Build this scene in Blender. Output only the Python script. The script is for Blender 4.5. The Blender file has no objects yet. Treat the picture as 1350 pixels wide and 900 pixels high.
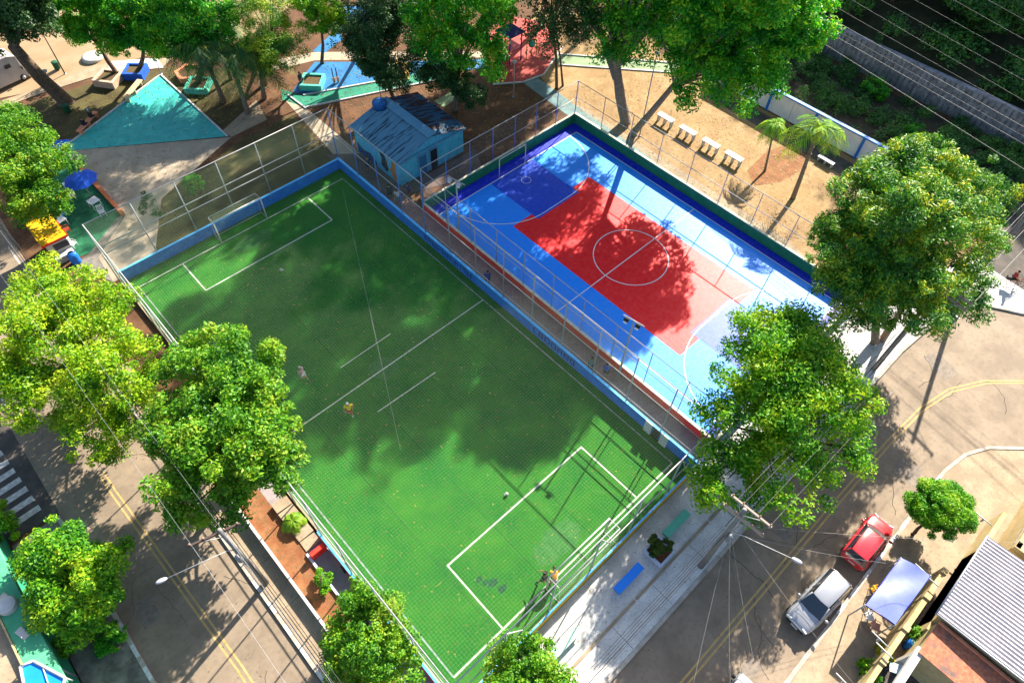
import bpy, bmesh, math, random
import numpy as np
from mathutils import Vector, Matrix, Euler
C = bpy.context.scene.collection
R = math.radians
rnd = random.Random(7)

# ------------------------------------------------------------------ camera, world, sun, exposure
CAM = np.array([-3.118, -6.362, 39.5])
RT = np.array([0.7287020705380667, -0.6843689079673013, 0.025149357868103468])
UP = np.array([0.542956181658354, 0.5997297375352433, 0.587811897391409])
FW = np.array([0.4173630041013636, 0.41468474739680444, -0.8086066306208066])
FOC = 896.65
cd = bpy.data.cameras.new('camera'); cam = bpy.data.objects.new('camera', cd); C.objects.link(cam)
cd.sensor_width = 36; cd.lens = FOC/1350*36; cd.clip_end = 3000; cd.clip_start = 0.5
m = Matrix([[RT[i], UP[i], -FW[i], CAM[i]] for i in range(3)] + [[0, 0, 0, 1]])
cam.matrix_world = m
bpy.context.scene.camera = cam
SUN_EL = R(31.8); SUN_AZ = (0.968, 0.25)
w = bpy.data.worlds.new('World'); bpy.context.scene.world = w; w.use_nodes = True
nt = w.node_tree; bg = nt.nodes['Background']
sky = nt.nodes.new('ShaderNodeTexSky'); sky.sky_type = 'NISHITA'; sky.sun_disc = False
sky.sun_elevation = SUN_EL; sky.sun_rotation = math.atan2(SUN_AZ[0], SUN_AZ[1])
sky.air_density = 1.0; sky.dust_density = 1.6; sky.ozone_density = 1.0
nt.links.new(sky.outputs[0], bg.inputs[0]); bg.inputs[1].default_value = 0.07
sl = bpy.data.lights.new('sun', 'SUN'); sun = bpy.data.objects.new('sun', sl); C.objects.link(sun)
sl.energy = 4.7; sl.angle = R(0.55); sl.color = (1.0, 0.91, 0.77)
sd = Vector((SUN_AZ[0]*math.cos(SUN_EL), SUN_AZ[1]*math.cos(SUN_EL), math.sin(SUN_EL)))
sun.rotation_euler = sd.to_track_quat('Z', 'Y').to_euler()
vs = bpy.context.scene.view_settings
vs.view_transform = 'Standard'; vs.look = 'None'; vs.gamma = 1; vs.exposure = 1.98
bpy.context.scene.cycles.max_bounces = 6

# ------------------------------------------------------------------ helpers
def G(px, py, z=0.0):
    """point of the photograph -> the place it shows, for a known height above the ground"""
    d = FW*FOC + RT*(px-675) - UP*(py-450)
    t = (z-CAM[2])/d[2]
    p = CAM + d*t
    return Vector((p[0], p[1], z))
def tag(o, label=None, cat=None, group=None, kind=None):
    if label: o['label'] = label
    if cat: o['category'] = cat
    if group: o['group'] = group
    if kind: o['kind'] = kind
    return o
def thing(name, label, cat, loc=(0, 0, 0), rz=0, group=None):
    o = bpy.data.objects.new(name, None); C.objects.link(o)
    o.location = loc; o.rotation_euler = (0, 0, rz); o.empty_display_size = 0.3
    return tag(o, label, cat, group)
def dup(o, parent=None):
    c = o.copy(); C.objects.link(c)
    if parent: c.parent = parent
    for ch in list(o.children): dup(ch, c)
    return c
class MB:
    """collects shapes into one mesh"""
    def __init__(s): s.v = []; s.f = []; s.smooth = []
    def add(s, vs_, fs, sm=False):
        o = len(s.v); s.v += [tuple(v) for v in vs_]; s.f += [tuple(i+o for i in f) for f in fs]
        s.smooth += [sm]*len(fs); return s
    def box(s, c, d, rz=0, tilt=None):
        x, y, z = d[0]/2, d[1]/2, d[2]/2
        M = Matrix.Rotation(rz, 3, 'Z')
        if tilt is not None: M = M @ Euler(tilt).to_matrix()
        P = [M @ Vector(p) + Vector(c) for p in ((-x,-y,-z),(x,-y,-z),(x,y,-z),(-x,y,-z),(-x,-y,z),(x,-y,z),(x,y,z),(-x,y,z))]
        return s.add(P, [(0,3,2,1),(4,5,6,7),(0,1,5,4),(1,2,6,5),(2,3,7,6),(3,0,4,7)])
    def prism(s, pts, z0, z1):
        n = len(pts); P = [(p[0], p[1], z0) for p in pts]+[(p[0], p[1], z1) for p in pts]
        a = sum(pts[i][0]*pts[(i+1)%n][1]-pts[(i+1)%n][0]*pts[i][1] for i in range(n))
        F = [tuple(range(n))[::-1], tuple(range(n, 2*n))]+[(i, (i+1) % n, n+(i+1) % n, n+i) for i in range(n)]
        if a < 0: F = [f[::-1] for f in F]
        return s.add(P, F)
    def poly(s, pts): return s.add(pts, [tuple(range(len(pts)))])
    def tube(s, pts, r, n=8, cap=True, sm=True):
        pts = [Vector(p) for p in pts]
        if not hasattr(r, '__len__'): r = [r]*len(pts)
        V = []; up = Vector((0, 0, 1))
        for i, p in enumerate(pts):
            d = (pts[min(i+1, len(pts)-1)]-pts[max(i-1, 0)]).normalized()
            a = d.cross(up)
            if a.length < 1e-3: a = d.cross(Vector((0, 1, 0)))
            a.normalize(); b = d.cross(a).normalized()
            for k in range(n):
                t = 2*math.pi*k/n; V.append(p + (a*math.cos(t)+b*math.sin(t))*r[i])
        F = [(i*n+k, i*n+(k+1) % n, (i+1)*n+(k+1) % n, (i+1)*n+k) for i in range(len(pts)-1) for k in range(n)]
        if cap: F += [tuple(range(n))[::-1], tuple(range((len(pts)-1)*n, len(pts)*n))]
        return s.add(V, F, sm)
    def lathe(s, c, prof, n=20, sc=(1, 1), sm=True):
        V = [(c[0]+r*sc[0]*math.cos(2*math.pi*k/n), c[1]+r*sc[1]*math.sin(2*math.pi*k/n), c[2]+z) for r, z in prof for k in range(n)]
        F = [(i*n+k, i*n+(k+1) % n, (i+1)*n+(k+1) % n, (i+1)*n+k) for i in range(len(prof)-1) for k in range(n)]
        F += [tuple(range(n))[::-1], tuple(range((len(prof)-1)*n, len(prof)*n))]
        return s.add(V, F, sm)
    def ball(s, c, r, n=12, m_=8):
        r = r if hasattr(r, '__len__') else (r, r, r)
        V = []; F = []
        for i in range(m_+1):
            t = math.pi*i/m_
            for k in range(n):
                a = 2*math.pi*k/n
                V.append((c[0]+r[0]*math.sin(t)*math.cos(a), c[1]+r[1]*math.sin(t)*math.sin(a), c[2]-r[2]*math.cos(t)))
        F = [(i*n+k, i*n+(k+1) % n, (i+1)*n+(k+1) % n, (i+1)*n+k) for i in range(m_) for k in range(n)]
        return s.add(V, F, True)
    def build(s, name, mat, parent=None, bevel=0):
        me = bpy.data.meshes.new(name)
        off = Vector((0, 0, 0))
        if parent is not None and not parent.get('_local'): 
            off = parent.matrix_basis.translation.copy()
            q = parent.parent
            while q is not None: off += q.matrix_basis.translation; q = q.parent
        me.from_pydata([tuple(Vector(v)-off) for v in s.v], [], s.f)
        me.materials.append(mat)
        me.polygons.foreach_set('use_smooth', s.smooth)
        o = bpy.data.objects.new(name, me); C.objects.link(o)
        if parent is not None:
            o.parent = parent
            if parent.get('_local'): o['_local'] = 1
        if bevel:
            b = o.modifiers.new('bevel', 'BEVEL'); b.width = bevel; b.segments = 2; b.limit_method = 'ANGLE'; b.angle_limit = R(40)
        return o
# ------------------------------------------------------------------ materials
_m = {}
def mat(name, c, c2=None, scale=2.0, rough=0.8, spec=0.3, bump=0.0, bscale=40, detail=6, metal=0, c3=None, s3=25, f3=0.35, ramp=(0.4, 0.62), coat=0):
    if name in _m: return _m[name]
    m_ = bpy.data.materials.new(name); m_.use_nodes = True; n = m_.node_tree; b = n.nodes['Principled BSDF']
    b.inputs['Roughness'].default_value = rough; b.inputs['Specular IOR Level'].default_value = spec; b.inputs['Metallic'].default_value = metal
    b.inputs['Coat Weight'].default_value = coat; b.inputs['Coat Roughness'].default_value = 0.08
    tc = n.nodes.new('ShaderNodeTexCoord')
    col = None
    if c2:
        no = n.nodes.new('ShaderNodeTexNoise'); no.inputs['Scale'].default_value = scale; no.inputs['Detail'].default_value = detail; no.inputs['Roughness'].default_value = 0.62
        n.links.new(tc.outputs['Object'], no.inputs['Vector'])
        cr = n.nodes.new('ShaderNodeValToRGB'); cr.color_ramp.elements[0].position = ramp[0]; cr.color_ramp.elements[1].position = ramp[1]
        cr.color_ramp.elements[0].color = (*c, 1); cr.color_ramp.elements[1].color = (*c2, 1)
        n.links.new(no.outputs[0], cr.inputs[0]); col = cr.outputs[0]
        if c3:
            n3 = n.nodes.new('ShaderNodeTexNoise'); n3.inputs['Scale'].default_value = s3; n3.inputs['Detail'].default_value = 3
            n.links.new(tc.outputs['Object'], n3.inputs['Vector'])
            r3 = n.nodes.new('ShaderNodeValToRGB'); r3.color_ramp.elements[0].position = 0.5; r3.color_ramp.elements[1].position = 0.7
            r3.color_ramp.elements[0].color = (0, 0, 0, 1); r3.color_ramp.elements[1].color = (f3, f3, f3, 1)
            mx = n.nodes.new('ShaderNodeMix'); mx.data_type = 'RGBA'
            n.links.new(n3.outputs[0], r3.inputs[0]); n.links.new(r3.outputs[0], mx.inputs['Factor'])
            n.links.new(col, mx.inputs['A']); mx.inputs['B'].default_value = (*c3, 1); col = mx.outputs['Result']
        n.links.new(col, b.inputs['Base Color'])
    else: b.inputs['Base Color'].default_value = (*c, 1)
    if bump:
        nb = n.nodes.new('ShaderNodeTexNoise'); nb.inputs['Scale'].default_value = bscale; nb.inputs['Detail'].default_value = 4
        n.links.new(tc.outputs['Object'], nb.inputs['Vector'])
        bp = n.nodes.new('ShaderNodeBump'); bp.inputs['Strength'].default_value = bump; bp.inputs['Distance'].default_value = 0.05
        n.links.new(nb.outputs[0], bp.inputs['Height']); n.links.new(bp.outputs[0], b.inputs['Normal'])
    _m[name] = m_; return m_
def leafmat(name, cols, trans=0.45, rough=0.55):
    if name in _m: return _m[name]
    m_ = bpy.data.materials.new(name); m_.use_nodes = True; n = m_.node_tree; b = n.nodes['Principled BSDF']; out = n.nodes['Material Output']
    b.inputs['Roughness'].default_value = rough; b.inputs['Specular IOR Level'].default_value = 0.35
    g = n.nodes.new('ShaderNodeNewGeometry'); cr = n.nodes.new('ShaderNodeValToRGB'); e = cr.color_ramp.elements
    tc = n.nodes.new('ShaderNodeTexCoord'); no = n.nodes.new('ShaderNodeTexNoise'); no.inputs['Scale'].default_value = 0.55; no.inputs['Detail'].default_value = 2
    n.links.new(tc.outputs['Object'], no.inputs['Vector'])
    ma = n.nodes.new('ShaderNodeMath'); ma.operation = 'MULTIPLY_ADD'; ma.inputs[1].default_value = 0.62
    mb_ = n.nodes.new('ShaderNodeMath'); mb_.operation = 'MULTIPLY_ADD'; mb_.inputs[1].default_value = 1.7; mb_.inputs[2].default_value = -0.66
    n.links.new(no.outputs[0], mb_.inputs[0]); n.links.new(g.outputs['Random Per Island'], ma.inputs[0]); n.links.new(mb_.outputs[0], ma.inputs[2])
    n.links.new(ma.outputs[0], cr.inputs[0])
    while len(e) < len(cols): e.new(0.5)
    for i, c in enumerate(cols): e[i].position = 0.08+0.84*i/(len(cols)-1); e[i].color = (c[0]*.98, c[1]*1.0, c[2]*.7, 1)
    n.links.new(cr.outputs[0], b.inputs['Base Color'])
    tr = n.nodes.new('ShaderNodeBsdfTranslucent'); mx = n.nodes.new('ShaderNodeMixShader'); mx.inputs[0].default_value = trans
    n.links.new(cr.outputs[0], tr.inputs[0]); n.links.new(b.outputs[0], mx.inputs[1]); n.links.new(tr.outputs[0], mx.inputs[2]); n.links.new(mx.outputs[0], out.inputs[0])
    _m[name] = m_; return m_
def brickmat(name, c1, c2, mortar, sx=0.2, sy=0.1, ms=0.012, rough=0.85, offset=0.5):
    if name in _m: return _m[name]
    m_ = mat(name, c1, rough=rough); n = m_.node_tree; b = n.nodes['Principled BSDF']
    tc = n.nodes.new('ShaderNodeTexCoord'); br = n.nodes.new('ShaderNodeTexBrick'); br.inputs['Scale'].default_value = 1
    br.inputs['Brick Width'].default_value = sx; br.inputs['Row Height'].default_value = sy; br.inputs['Mortar Size'].default_value = ms
    br.inputs['Color1'].default_value = (*c1, 1); br.inputs['Color2'].default_value = (*c2, 1); br.inputs['Mortar'].default_value = (*mortar, 1); br.offset = offset
    n.links.new(tc.outputs['Object'], br.inputs['Vector'])
    no = n.nodes.new('ShaderNodeTexNoise'); no.inputs['Scale'].default_value = 0.8; no.inputs['Detail'].default_value = 5; n.links.new(tc.outputs['Object'], no.inputs['Vector'])
    mx = n.nodes.new('ShaderNodeMix'); mx.data_type = 'RGBA'; mx.blend_type = 'MULTIPLY'; mx.inputs['Factor'].default_value = 0.6
    n.links.new(br.outputs[0], mx.inputs['A']); n.links.new(no.outputs[0], mx.inputs['B']); n.links.new(mx.outputs['Result'], b.inputs['Base Color'])
    return m_
def courtmat(name, c, dust=(0.6, 0.55, 0.5), amt=0.09):
    """modular plastic sports tiles: glossy, a fine relief, a little dust"""
    m_ = mat(name, c, rough=0.47, spec=0.29); n = m_.node_tree; b = n.nodes['Principled BSDF']
    tc = n.nodes.new('ShaderNodeTexCoord'); no = n.nodes.new('ShaderNodeTexNoise'); no.inputs['Scale'].default_value = 3.0; no.inputs['Detail'].default_value = 8; no.inputs['Roughness'].default_value = 0.75
    n.links.new(tc.outputs['Object'], no.inputs['Vector'])
    cr = n.nodes.new('ShaderNodeMapRange'); cr.inputs[1].default_value = 0.42; cr.inputs[2].default_value = 0.7; cr.inputs[3].default_value = 0; cr.inputs[4].default_value = amt
    n.links.new(no.outputs[0], cr.inputs[0])
    mx = n.nodes.new('ShaderNodeMix'); mx.data_type = 'RGBA'; mx.inputs['A'].default_value = (*c, 1); mx.inputs['B'].default_value = (*dust, 1)
    n.links.new(cr.outputs[0], mx.inputs['Factor']); n.links.new(mx.outputs['Result'], b.inputs['Base Color'])
    br = n.nodes.new('ShaderNodeTexBrick'); br.offset = 0; br.inputs['Scale'].default_value = 1; br.inputs['Brick Width'].default_value = 0.25; br.inputs['Row Height'].default_value = 0.25; br.inputs['Mortar Size'].default_value = 0.012; br.inputs['Mortar Smooth'].default_value = 0.3
    n.links.new(tc.outputs['Object'], br.inputs['Vector'])
    n2 = n.nodes.new('ShaderNodeTexNoise'); n2.inputs['Scale'].default_value = 60; n.links.new(tc.outputs['Object'], n2.inputs['Vector'])
    ad = n.nodes.new('ShaderNodeMath'); ad.operation = 'ADD'; n.links.new(br.outputs['Fac'], ad.inputs[0]); n.links.new(n2.outputs[0], ad.inputs[1])
    bp = n.nodes.new('ShaderNodeBump'); bp.inputs['Strength'].default_value = 0.25; bp.inputs['Distance'].default_value = 0.01
    n.links.new(ad.outputs[0], bp.inputs['Height']); n.links.new(bp.outputs[0], b.inputs['Normal'])
    return m_
ASPH = mat('asphalt', (0.194, 0.149, 0.106), (0.261, 0.202, 0.144), 0.5, rough=0.8, spec=0.3, bump=0.3, bscale=60, c3=(0.14, 0.115, 0.09), s3=3.5, f3=0.4)
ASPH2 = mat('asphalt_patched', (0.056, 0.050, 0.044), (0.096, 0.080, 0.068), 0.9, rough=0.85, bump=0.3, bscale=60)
CONC = mat('concrete', (0.263, 0.198, 0.130), (0.343, 0.266, 0.178), 0.9, rough=0.85, bump=0.2, c3=(0.16, 0.14, 0.115), s3=6, f3=0.5)
CONCG = mat('grey_concrete', (0.464, 0.453, 0.434), (0.611, 0.593, 0.562), 0.7, rough=0.85, bump=0.2, c3=(0.15, 0.145, 0.14), s3=9, f3=0.4)
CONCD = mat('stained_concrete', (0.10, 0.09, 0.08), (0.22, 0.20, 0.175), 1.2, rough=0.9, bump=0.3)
KERB = mat('kerb_concrete', (0.3, 0.27, 0.23), (0.42, 0.38, 0.33), 2, rough=0.85)
WHITEP = mat('road_white_paint', (0.42, 0.40, 0.36), (0.62, 0.6, 0.56), 4, rough=0.7, c3=(0.2, 0.18, 0.15), s3=14, f3=0.5)
YELP = mat('road_yellow_paint', (0.42, 0.28, 0.09), (0.47, 0.33, 0.14), 3, rough=0.8, c3=(0.26, 0.19, 0.13), s3=9, f3=.55)
EARTH = mat('red_earth', (0.082, 0.036, 0.018), (0.143, 0.068, 0.032), 0.5, rough=0.95, bump=0.5, bscale=12, c3=(0.05, 0.05, 0.02), s3=2.2, f3=0.7)
EARTHO = mat('orange_earth', (0.200, 0.074, 0.030), (0.266, 0.118, 0.052), 1.3, rough=0.95, bump=0.5, bscale=15, c3=(0.10, 0.09, 0.03), s3=4, f3=0.7)
SAND = mat('dry_sandy_ground', (0.266, 0.163, 0.074), (0.348, 0.229, 0.115), 0.5, rough=0.95, bump=0.5, bscale=18, c3=(0.22, 0.15, 0.055), s3=3, f3=0.8)
GRASSG = mat('sparse_grass_ground', (0.057, 0.039, 0.015), (0.095, 0.076, 0.025), 0.6, rough=0.95, bump=0.6, bscale=20, c3=(0.05, 0.07, 0.015), s3=5, f3=0.8)
SANDR = mat('sandy_road_surface', (0.261, 0.174, 0.096), (0.311, 0.220, 0.131), 0.3, rough=0.9, bump=0.2)
PLAZA = mat('plaza_beige_floor', (0.308, 0.249, 0.180), (0.392, 0.323, 0.239), 0.6, rough=0.7, c3=(0.2, 0.17, 0.12), s3=3, f3=0.3)
TURQ = mat('turquoise_floor_paint', (0.027, 0.343, 0.315), (0.055, 0.425, 0.389), 1.5, rough=0.6, c3=(0.02, 0.24, 0.22), s3=9, f3=0.5)
BLUEP = mat('blue_floor_paint', (0.009, 0.118, 0.311), (0.015, 0.163, 0.370), 1, rough=0.7, c3=(0.01, 0.1, 0.25), s3=6, f3=0.5)
TEALP = mat('grey_teal_floor_paint', (0.074, 0.148, 0.163), (0.133, 0.222, 0.229), 0.8, rough=0.7)
DGRNP = mat('dark_green_floor_paint', (0.01, 0.16, 0.10), (0.02, 0.22, 0.14), 1.2, rough=0.8)
LGRNP = mat('pale_green_floor_paint', (0.163, 0.244, 0.126), (0.222, 0.296, 0.163), 1.2, rough=0.8)
REDP = mat('red_floor_paint', (0.370, 0.044, 0.037), (0.429, 0.074, 0.059), 1.5, rough=0.8)
TURF = mat('turf', (0.013, 0.117, 0.017), (0.035, 0.164, 0.017), 0.35, rough=0.95, spec=0.08, bump=0.5, bscale=90, c3=(0.10, 0.10, 0.03), s3=4.5, f3=0.25, ramp=(0.35, 0.7))
PATIOG = mat('patio_green_carpet', (0.01, 0.10, 0.05), (0.02, 0.15, 0.07), 2, rough=0.95)
PAVER = brickmat('brown_pavers', (0.62, 0.36, 0.30), (0.50, 0.28, 0.24), (0.2, 0.14, 0.12), 0.22, 0.11, 0.012)
WHITE = mat('white_paint', (0.453, 0.446, 0.433), (0.519, 0.513, 0.500), 3, rough=0.5)
LINEW = mat('white_line_paint', (0.75, 0.75, 0.75), rough=0.5)
TLINE = mat('turf_line_white', (0.26, 0.32, 0.25), (0.46, 0.48, 0.40), 6, rough=0.8)
NETM = mat('net_twine', (0.30, 0.42, 0.26), rough=0.9, spec=.1)
GALV = mat('painted_steel_white', (0.42, 0.42, 0.42), (0.32, 0.32, 0.33), 8, rough=0.45)
GALVD = mat('galvanised_steel', (0.30, 0.32, 0.35), rough=0.5, metal=0.3)
STEELB = mat('blue_painted_steel', (0.08, 0.20, 0.55), rough=0.5)
BLUEW = mat('blue_wall_paint', (0.01, 0.15, 0.55), (0.02, 0.20, 0.62), 1.4, rough=0.6, c3=(0.01, 0.09, 0.35), s3=5, f3=0.5)
BLUEW2 = mat('light_blue_edge_paint', (0.08, 0.42, 0.80), (0.12, 0.5, 0.85), 3, rough=0.6)
YELW = mat('yellow_wall_paint', (0.62, 0.36, 0.01), (0.5, 0.36, 0.03), 2, rough=0.7)
CREAM = mat('cream_wall_paint', (0.407, 0.311, 0.148), (0.474, 0.385, 0.207), 1.2, rough=0.8, c3=(0.3, 0.22, 0.1), s3=4, f3=0.5)
GRNW = mat('court_green_wall', (0.012, 0.15, 0.07), (0.018, 0.19, 0.09), 2, rough=0.7)
REDW = mat('court_red_wall', (0.95, 0.03, 0.015), (0.9, 0.05, 0.03), 2, rough=0.7)
CAPC = mat('wall_cap_plaster', (0.52, 0.50, 0.36), (0.62, 0.6, 0.5), 3, rough=0.8)
LILAC = mat('white_plaster_wall', (0.654, 0.629, 0.704), (0.755, 0.729, 0.780), 1, rough=0.7)
BARK = mat('bark', (0.07, 0.045, 0.03), (0.15, 0.105, 0.075), 6, rough=0.95, bump=0.8, bscale=14)
BARKL = mat('pale_bark', (0.16, 0.12, 0.09), (0.26, 0.2, 0.15), 6, rough=0.95, bump=0.6, bscale=14)
SHEET = mat('grey_corrugated_sheet', (0.428, 0.386, 0.402), (0.530, 0.471, 0.470), 1.0, rough=0.6, c3=(0.3, 0.28, 0.28), s3=2.5, f3=0.4)
BLACK = mat('black_rubber', (0.015, 0.015, 0.017), rough=0.7)
CABLE = mat('black_cable', (0.02, 0.02, 0.025), rough=0.6)
WIREL = mat('bare_aluminium_wire', (0.30, 0.29, 0.28), rough=0.45)
GLASSD = mat('dark_glass', (0.012, 0.02, 0.03), rough=0.06, spec=0.8, coat=0.5)
CHROME = mat('bright_metal', (0.7, 0.7, 0.7), rough=0.2, metal=1)
POLEC = mat('concrete_pole_grey', (0.16, 0.155, 0.15), (0.22, 0.21, 0.20), 3, rough=0.85)
WOODG = mat('weathered_crossarm', (0.30, 0.24, 0.20), rough=0.85)

def sheet(name, pts, z, m_, kind='structure'):
    b = MB(); P = [(p[0], p[1], z) for p in pts]
    a = sum(P[i][0]*P[(i+1) % len(P)][1]-P[(i+1) % len(P)][0]*P[i][1] for i in range(len(P)))
    if a < 0: P = P[::-1]
    b.poly(P); return tag(b.build(name, m_), kind=kind)
def slab(name, pts, z0, z1, m_, kind='structure'):
    b = MB(); b.prism([(p[0], p[1]) for p in pts], z0, z1); return tag(b.build(name, m_), kind=kind)
def PX(*a, z=0.0): return [G(x, y, z) for x, y in a]
def rect(x0, y0, x1, y1): return [(x0, y0), (x1, y0), (x1, y1), (x0, y1)]
def ribbon(b, pts, wd, z, closed=False):
    n = len(pts)
    L = []; Rr = []
    for i in range(n):
        a = Vector(pts[(i-1) % n if closed else max(i-1, 0)][:2]); c = Vector(pts[(i+1) % n if closed else min(i+1, n-1)][:2])
        d = (c-a).normalized(); nn = Vector((-d.y, d.x))*wd/2; p = Vector(pts[i][:2])
        L.append((p.x+nn.x, p.y+nn.y, z)); Rr.append((p.x-nn.x, p.y-nn.y, z))
    for i in range(n if closed else n-1):
        j = (i+1) % n; b.add([Rr[i], Rr[j], L[j], L[i]], [(0, 1, 2, 3)])

# ================================================================== GROUND AND PAVING
sheet('ground', rect(-900, -900, 1400, 1400), 0, EARTH)
# streets
RZ = 0.02
front = [(-60, -5.85), (37.5, -5.75), (42.6, -6.2), (46.2, -7.5), (48.0, -10.4), (60, -9.5), (60, -40), (40.5, -40), (39.2, -24), (37.6, -17.6), (36.4, -15.0), (34.6, -13.3), (32.9, -12.5), (30.7, -12.1), (22.9, -12.1), (-60, -12.1)]
sheet('street', front, RZ, ASPH)
sheet('side_street', [(-5.25, -5.85), (-5.15, 45), (-3.9, 70), (-14, 70), (-11.45, 45), (-11.45, -5.85)], RZ, ASPH)
sheet('sandy_street', PX((-260, 190), (-60, 142), (60, 118), (110, 100), (200, 72), (330, 48), (420, -20), (420, -150), (-500, -150)), 0.03, SANDR)
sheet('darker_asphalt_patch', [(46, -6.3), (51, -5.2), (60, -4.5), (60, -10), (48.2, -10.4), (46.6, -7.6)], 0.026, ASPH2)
b = MB(); rc = random.Random(5)
for k in range(26):
    x = rc.uniform(6, 40); y = rc.uniform(-11.6, -6.4)
    if k > 15: x, y = rc.uniform(-11, -5.6), rc.uniform(-2, 30)
    a = rc.uniform(0, 6.28); P = [(x, y)]
    for i in range(rc.randint(5, 12)):
        a += rc.uniform(-.6, .6); P.append((P[-1][0]+.35*math.cos(a), P[-1][1]+.35*math.sin(a)))
    ribbon(b, P, rc.uniform(.015, .04), RZ+.003)
tag(b.build('street_cracks', mat('crack_filler', (0.03, 0.028, 0.026), rough=.9)), kind='structure')
b = MB()
for x, y, w_, h_, a in ((20.5, -7.4, 2.6, 1.1, .02), (29, -10.6, 1.6, 1.6, .1), (-7.0, 4, 1.2, 3.2, .03), (-10.2, 14, 1.0, 1.6, 0), (11, -10.5, 3.0, .8, .0), (38.5, -8.2, 1.4, 2.2, -.4)):
    M = Matrix.Rotation(a, 2); b.poly([(*(M @ Vector(q)+Vector((x, y))), RZ+.002) for q in ((-w_/2, -h_/2), (w_/2, -h_/2+.05), (w_/2-.04, h_/2), (-w_/2+.06, h_/2-.05))])
tag(b.build('street_patches', mat('asphalt_repair', (0.162, 0.135, 0.115), (0.230, 0.189, 0.149), 3, rough=.85, bump=.3)), kind='structure')
# pavements (raised)
slab('front_pavement', [(-3.6, -5.6), (37.5, -5.55), (42.4, -6.0), (45.9, -7.3), (47.6, -10.2), (50, -9.9), (50.5, -4.6), (43, -3.4), (39.5, -0.9), (19.6, -0.9), (19.2, -1.38), (-3.6, -1.38)], 0, 0.13, CONCG)
slab('side_pavement', [(-4.95, -5.6), (-3.6, -5.6), (-3.6, 43), (-4.9, 43)], 0, 0.13, CONC)
b = MB()
def kerbline(b, pts, wd=0.22, z0=0.0, z1=0.145, sides=True):
    P = [Vector(p[:2]) for p in pts]; L = []; Rr = []
    for i in range(len(P)):
        d = (P[min(i+1, len(P)-1)]-P[max(i-1, 0)]).normalized(); n_ = Vector((-d.y, d.x))*wd/2
        L.append(P[i]+n_); Rr.append(P[i]-n_)
    for i in range(len(P)-1):
        v = [(*Rr[i], z0), (*Rr[i+1], z0), (*L[i+1], z0), (*L[i], z0), (*Rr[i], z1), (*Rr[i+1], z1), (*L[i+1], z1), (*L[i], z1)]
        b.add(v, [(4, 5, 6, 7), (0, 1, 5, 4), (2, 3, 7, 6), (0, 4, 7, 3), (1, 2, 6, 5)])
kerbline(b, [(-4.95, -5.71), (10, -5.71), (37.5, -5.66), (42.5, -6.1), (46.05, -7.4), (47.8, -10.3)])
tag(b.build('front_kerb', KERB), kind='structure')
b = MB(); kerbline(b, [(-5.08, -5.55), (-5.06, 20), (-5.02, 43)]); tag(b.build('side_kerb', KERB), kind='structure')
b = MB(); kerbline(b, [(8, -12.2), (22.9, -12.22), (30.7, -12.22), (32.9, -12.62), (34.5, -13.42), (36.25, -15.1), (37.4, -17.6), (39, -24), (40.3, -40)]); tag(b.build('opposite_kerb', KERB), kind='structure')
slab('opposite_pavement', [(5, -12.32), (22.9, -12.34), (30.7, -12.34), (32.85, -12.75), (34.4, -13.55), (36.1, -15.2), (37.25, -17.6), (38.8, -24), (40, -40), (5, -40)], 0, 0.12, CONC)
b = MB(); kerbline(b, [(-11.55, -5), (-11.55, 14), (-11.55, 22.6)]); kerbline(b, [(-11.55, 32), (-11.55, 60)]); tag(b.build('far_side_kerb', KERB), kind='structure')
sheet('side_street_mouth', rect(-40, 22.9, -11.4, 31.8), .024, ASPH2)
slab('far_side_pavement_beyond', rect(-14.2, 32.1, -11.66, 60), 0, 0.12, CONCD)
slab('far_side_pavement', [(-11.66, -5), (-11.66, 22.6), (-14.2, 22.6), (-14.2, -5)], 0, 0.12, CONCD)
# painted markings
b = MB()
for o in (-0.14, 0.14):
    cl = [(-40, -8.85+o), (8, -8.5+o), (23.5, -8.62+o), (30, -8.75+o), (34, -9.0+o*0.9), (37, -9.65+o), (39.5, -11.0+o*1.0), (41.6, -12.9+o), (43.6, -15.6+o*0.7), (45.3, -20+o*0.3)]
    ribbon(b, cl, 0.11, RZ+0.005)
tag(b.build('street_centre_lines', YELP), kind='structure')
b = MB()
for o in (-0.14, 0.14): ribbon(b, [(-8.0+o, -5), (-7.95+o, 8), (-8.5+o, 22), (-8.5+o, 23.6)], 0.11, RZ+0.005)
tag(b.build('side_street_centre_lines', YELP), kind='structure')
b = MB()
for k in range(9): b.box((-13.15-.05*k, 23.9+k*.86, .032), (2.1, .42, .004), .04)
tag(b.build('zebra_crossing', WHITEP), kind='structure')
b = MB()
for k in range(7): b.box((-11.35+0.35, 33+k*2.4, RZ+0.004), (0.12, 1.1, 0.004))
for k in range(4): b.box((-5.6, 36+k*3.2, RZ+0.004), (0.1, 2.6, 0.004))
tag(b.build('side_street_edge_dashes', WHITEP), kind='structure')
b = MB()
for k in range(9): b.box((18.2+k*1.45, -12.2, 0.148), (0.75, 0.2, 0.006))
for k in range(8): b.box((-11.55, 8+k*1.5, 0.148), (0.2, 0.8, 0.006))
for k in range(7): b.box((-5.08, 1.5+k*1.6, 0.148), (0.18, 0.75, 0.006))
tag(b.build('painted_kerb_dashes', mat('kerb_white', (0.6, 0.6, 0.6), (0.45, 0.45, 0.45), 6, rough=0.8)), kind='structure')
b = MB()
for x0, x1 in ((-3, 3.4), (3.5, 10), (10.1, 16.8), (16.9, 19.4)): b.box(((x0+x1)/2, -3.95, 0.155), (x1-x0-0.02, 0.16, 0.05))
tag(b.build('pavement_divider_strip', CONC), kind='structure')
b = MB()
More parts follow.
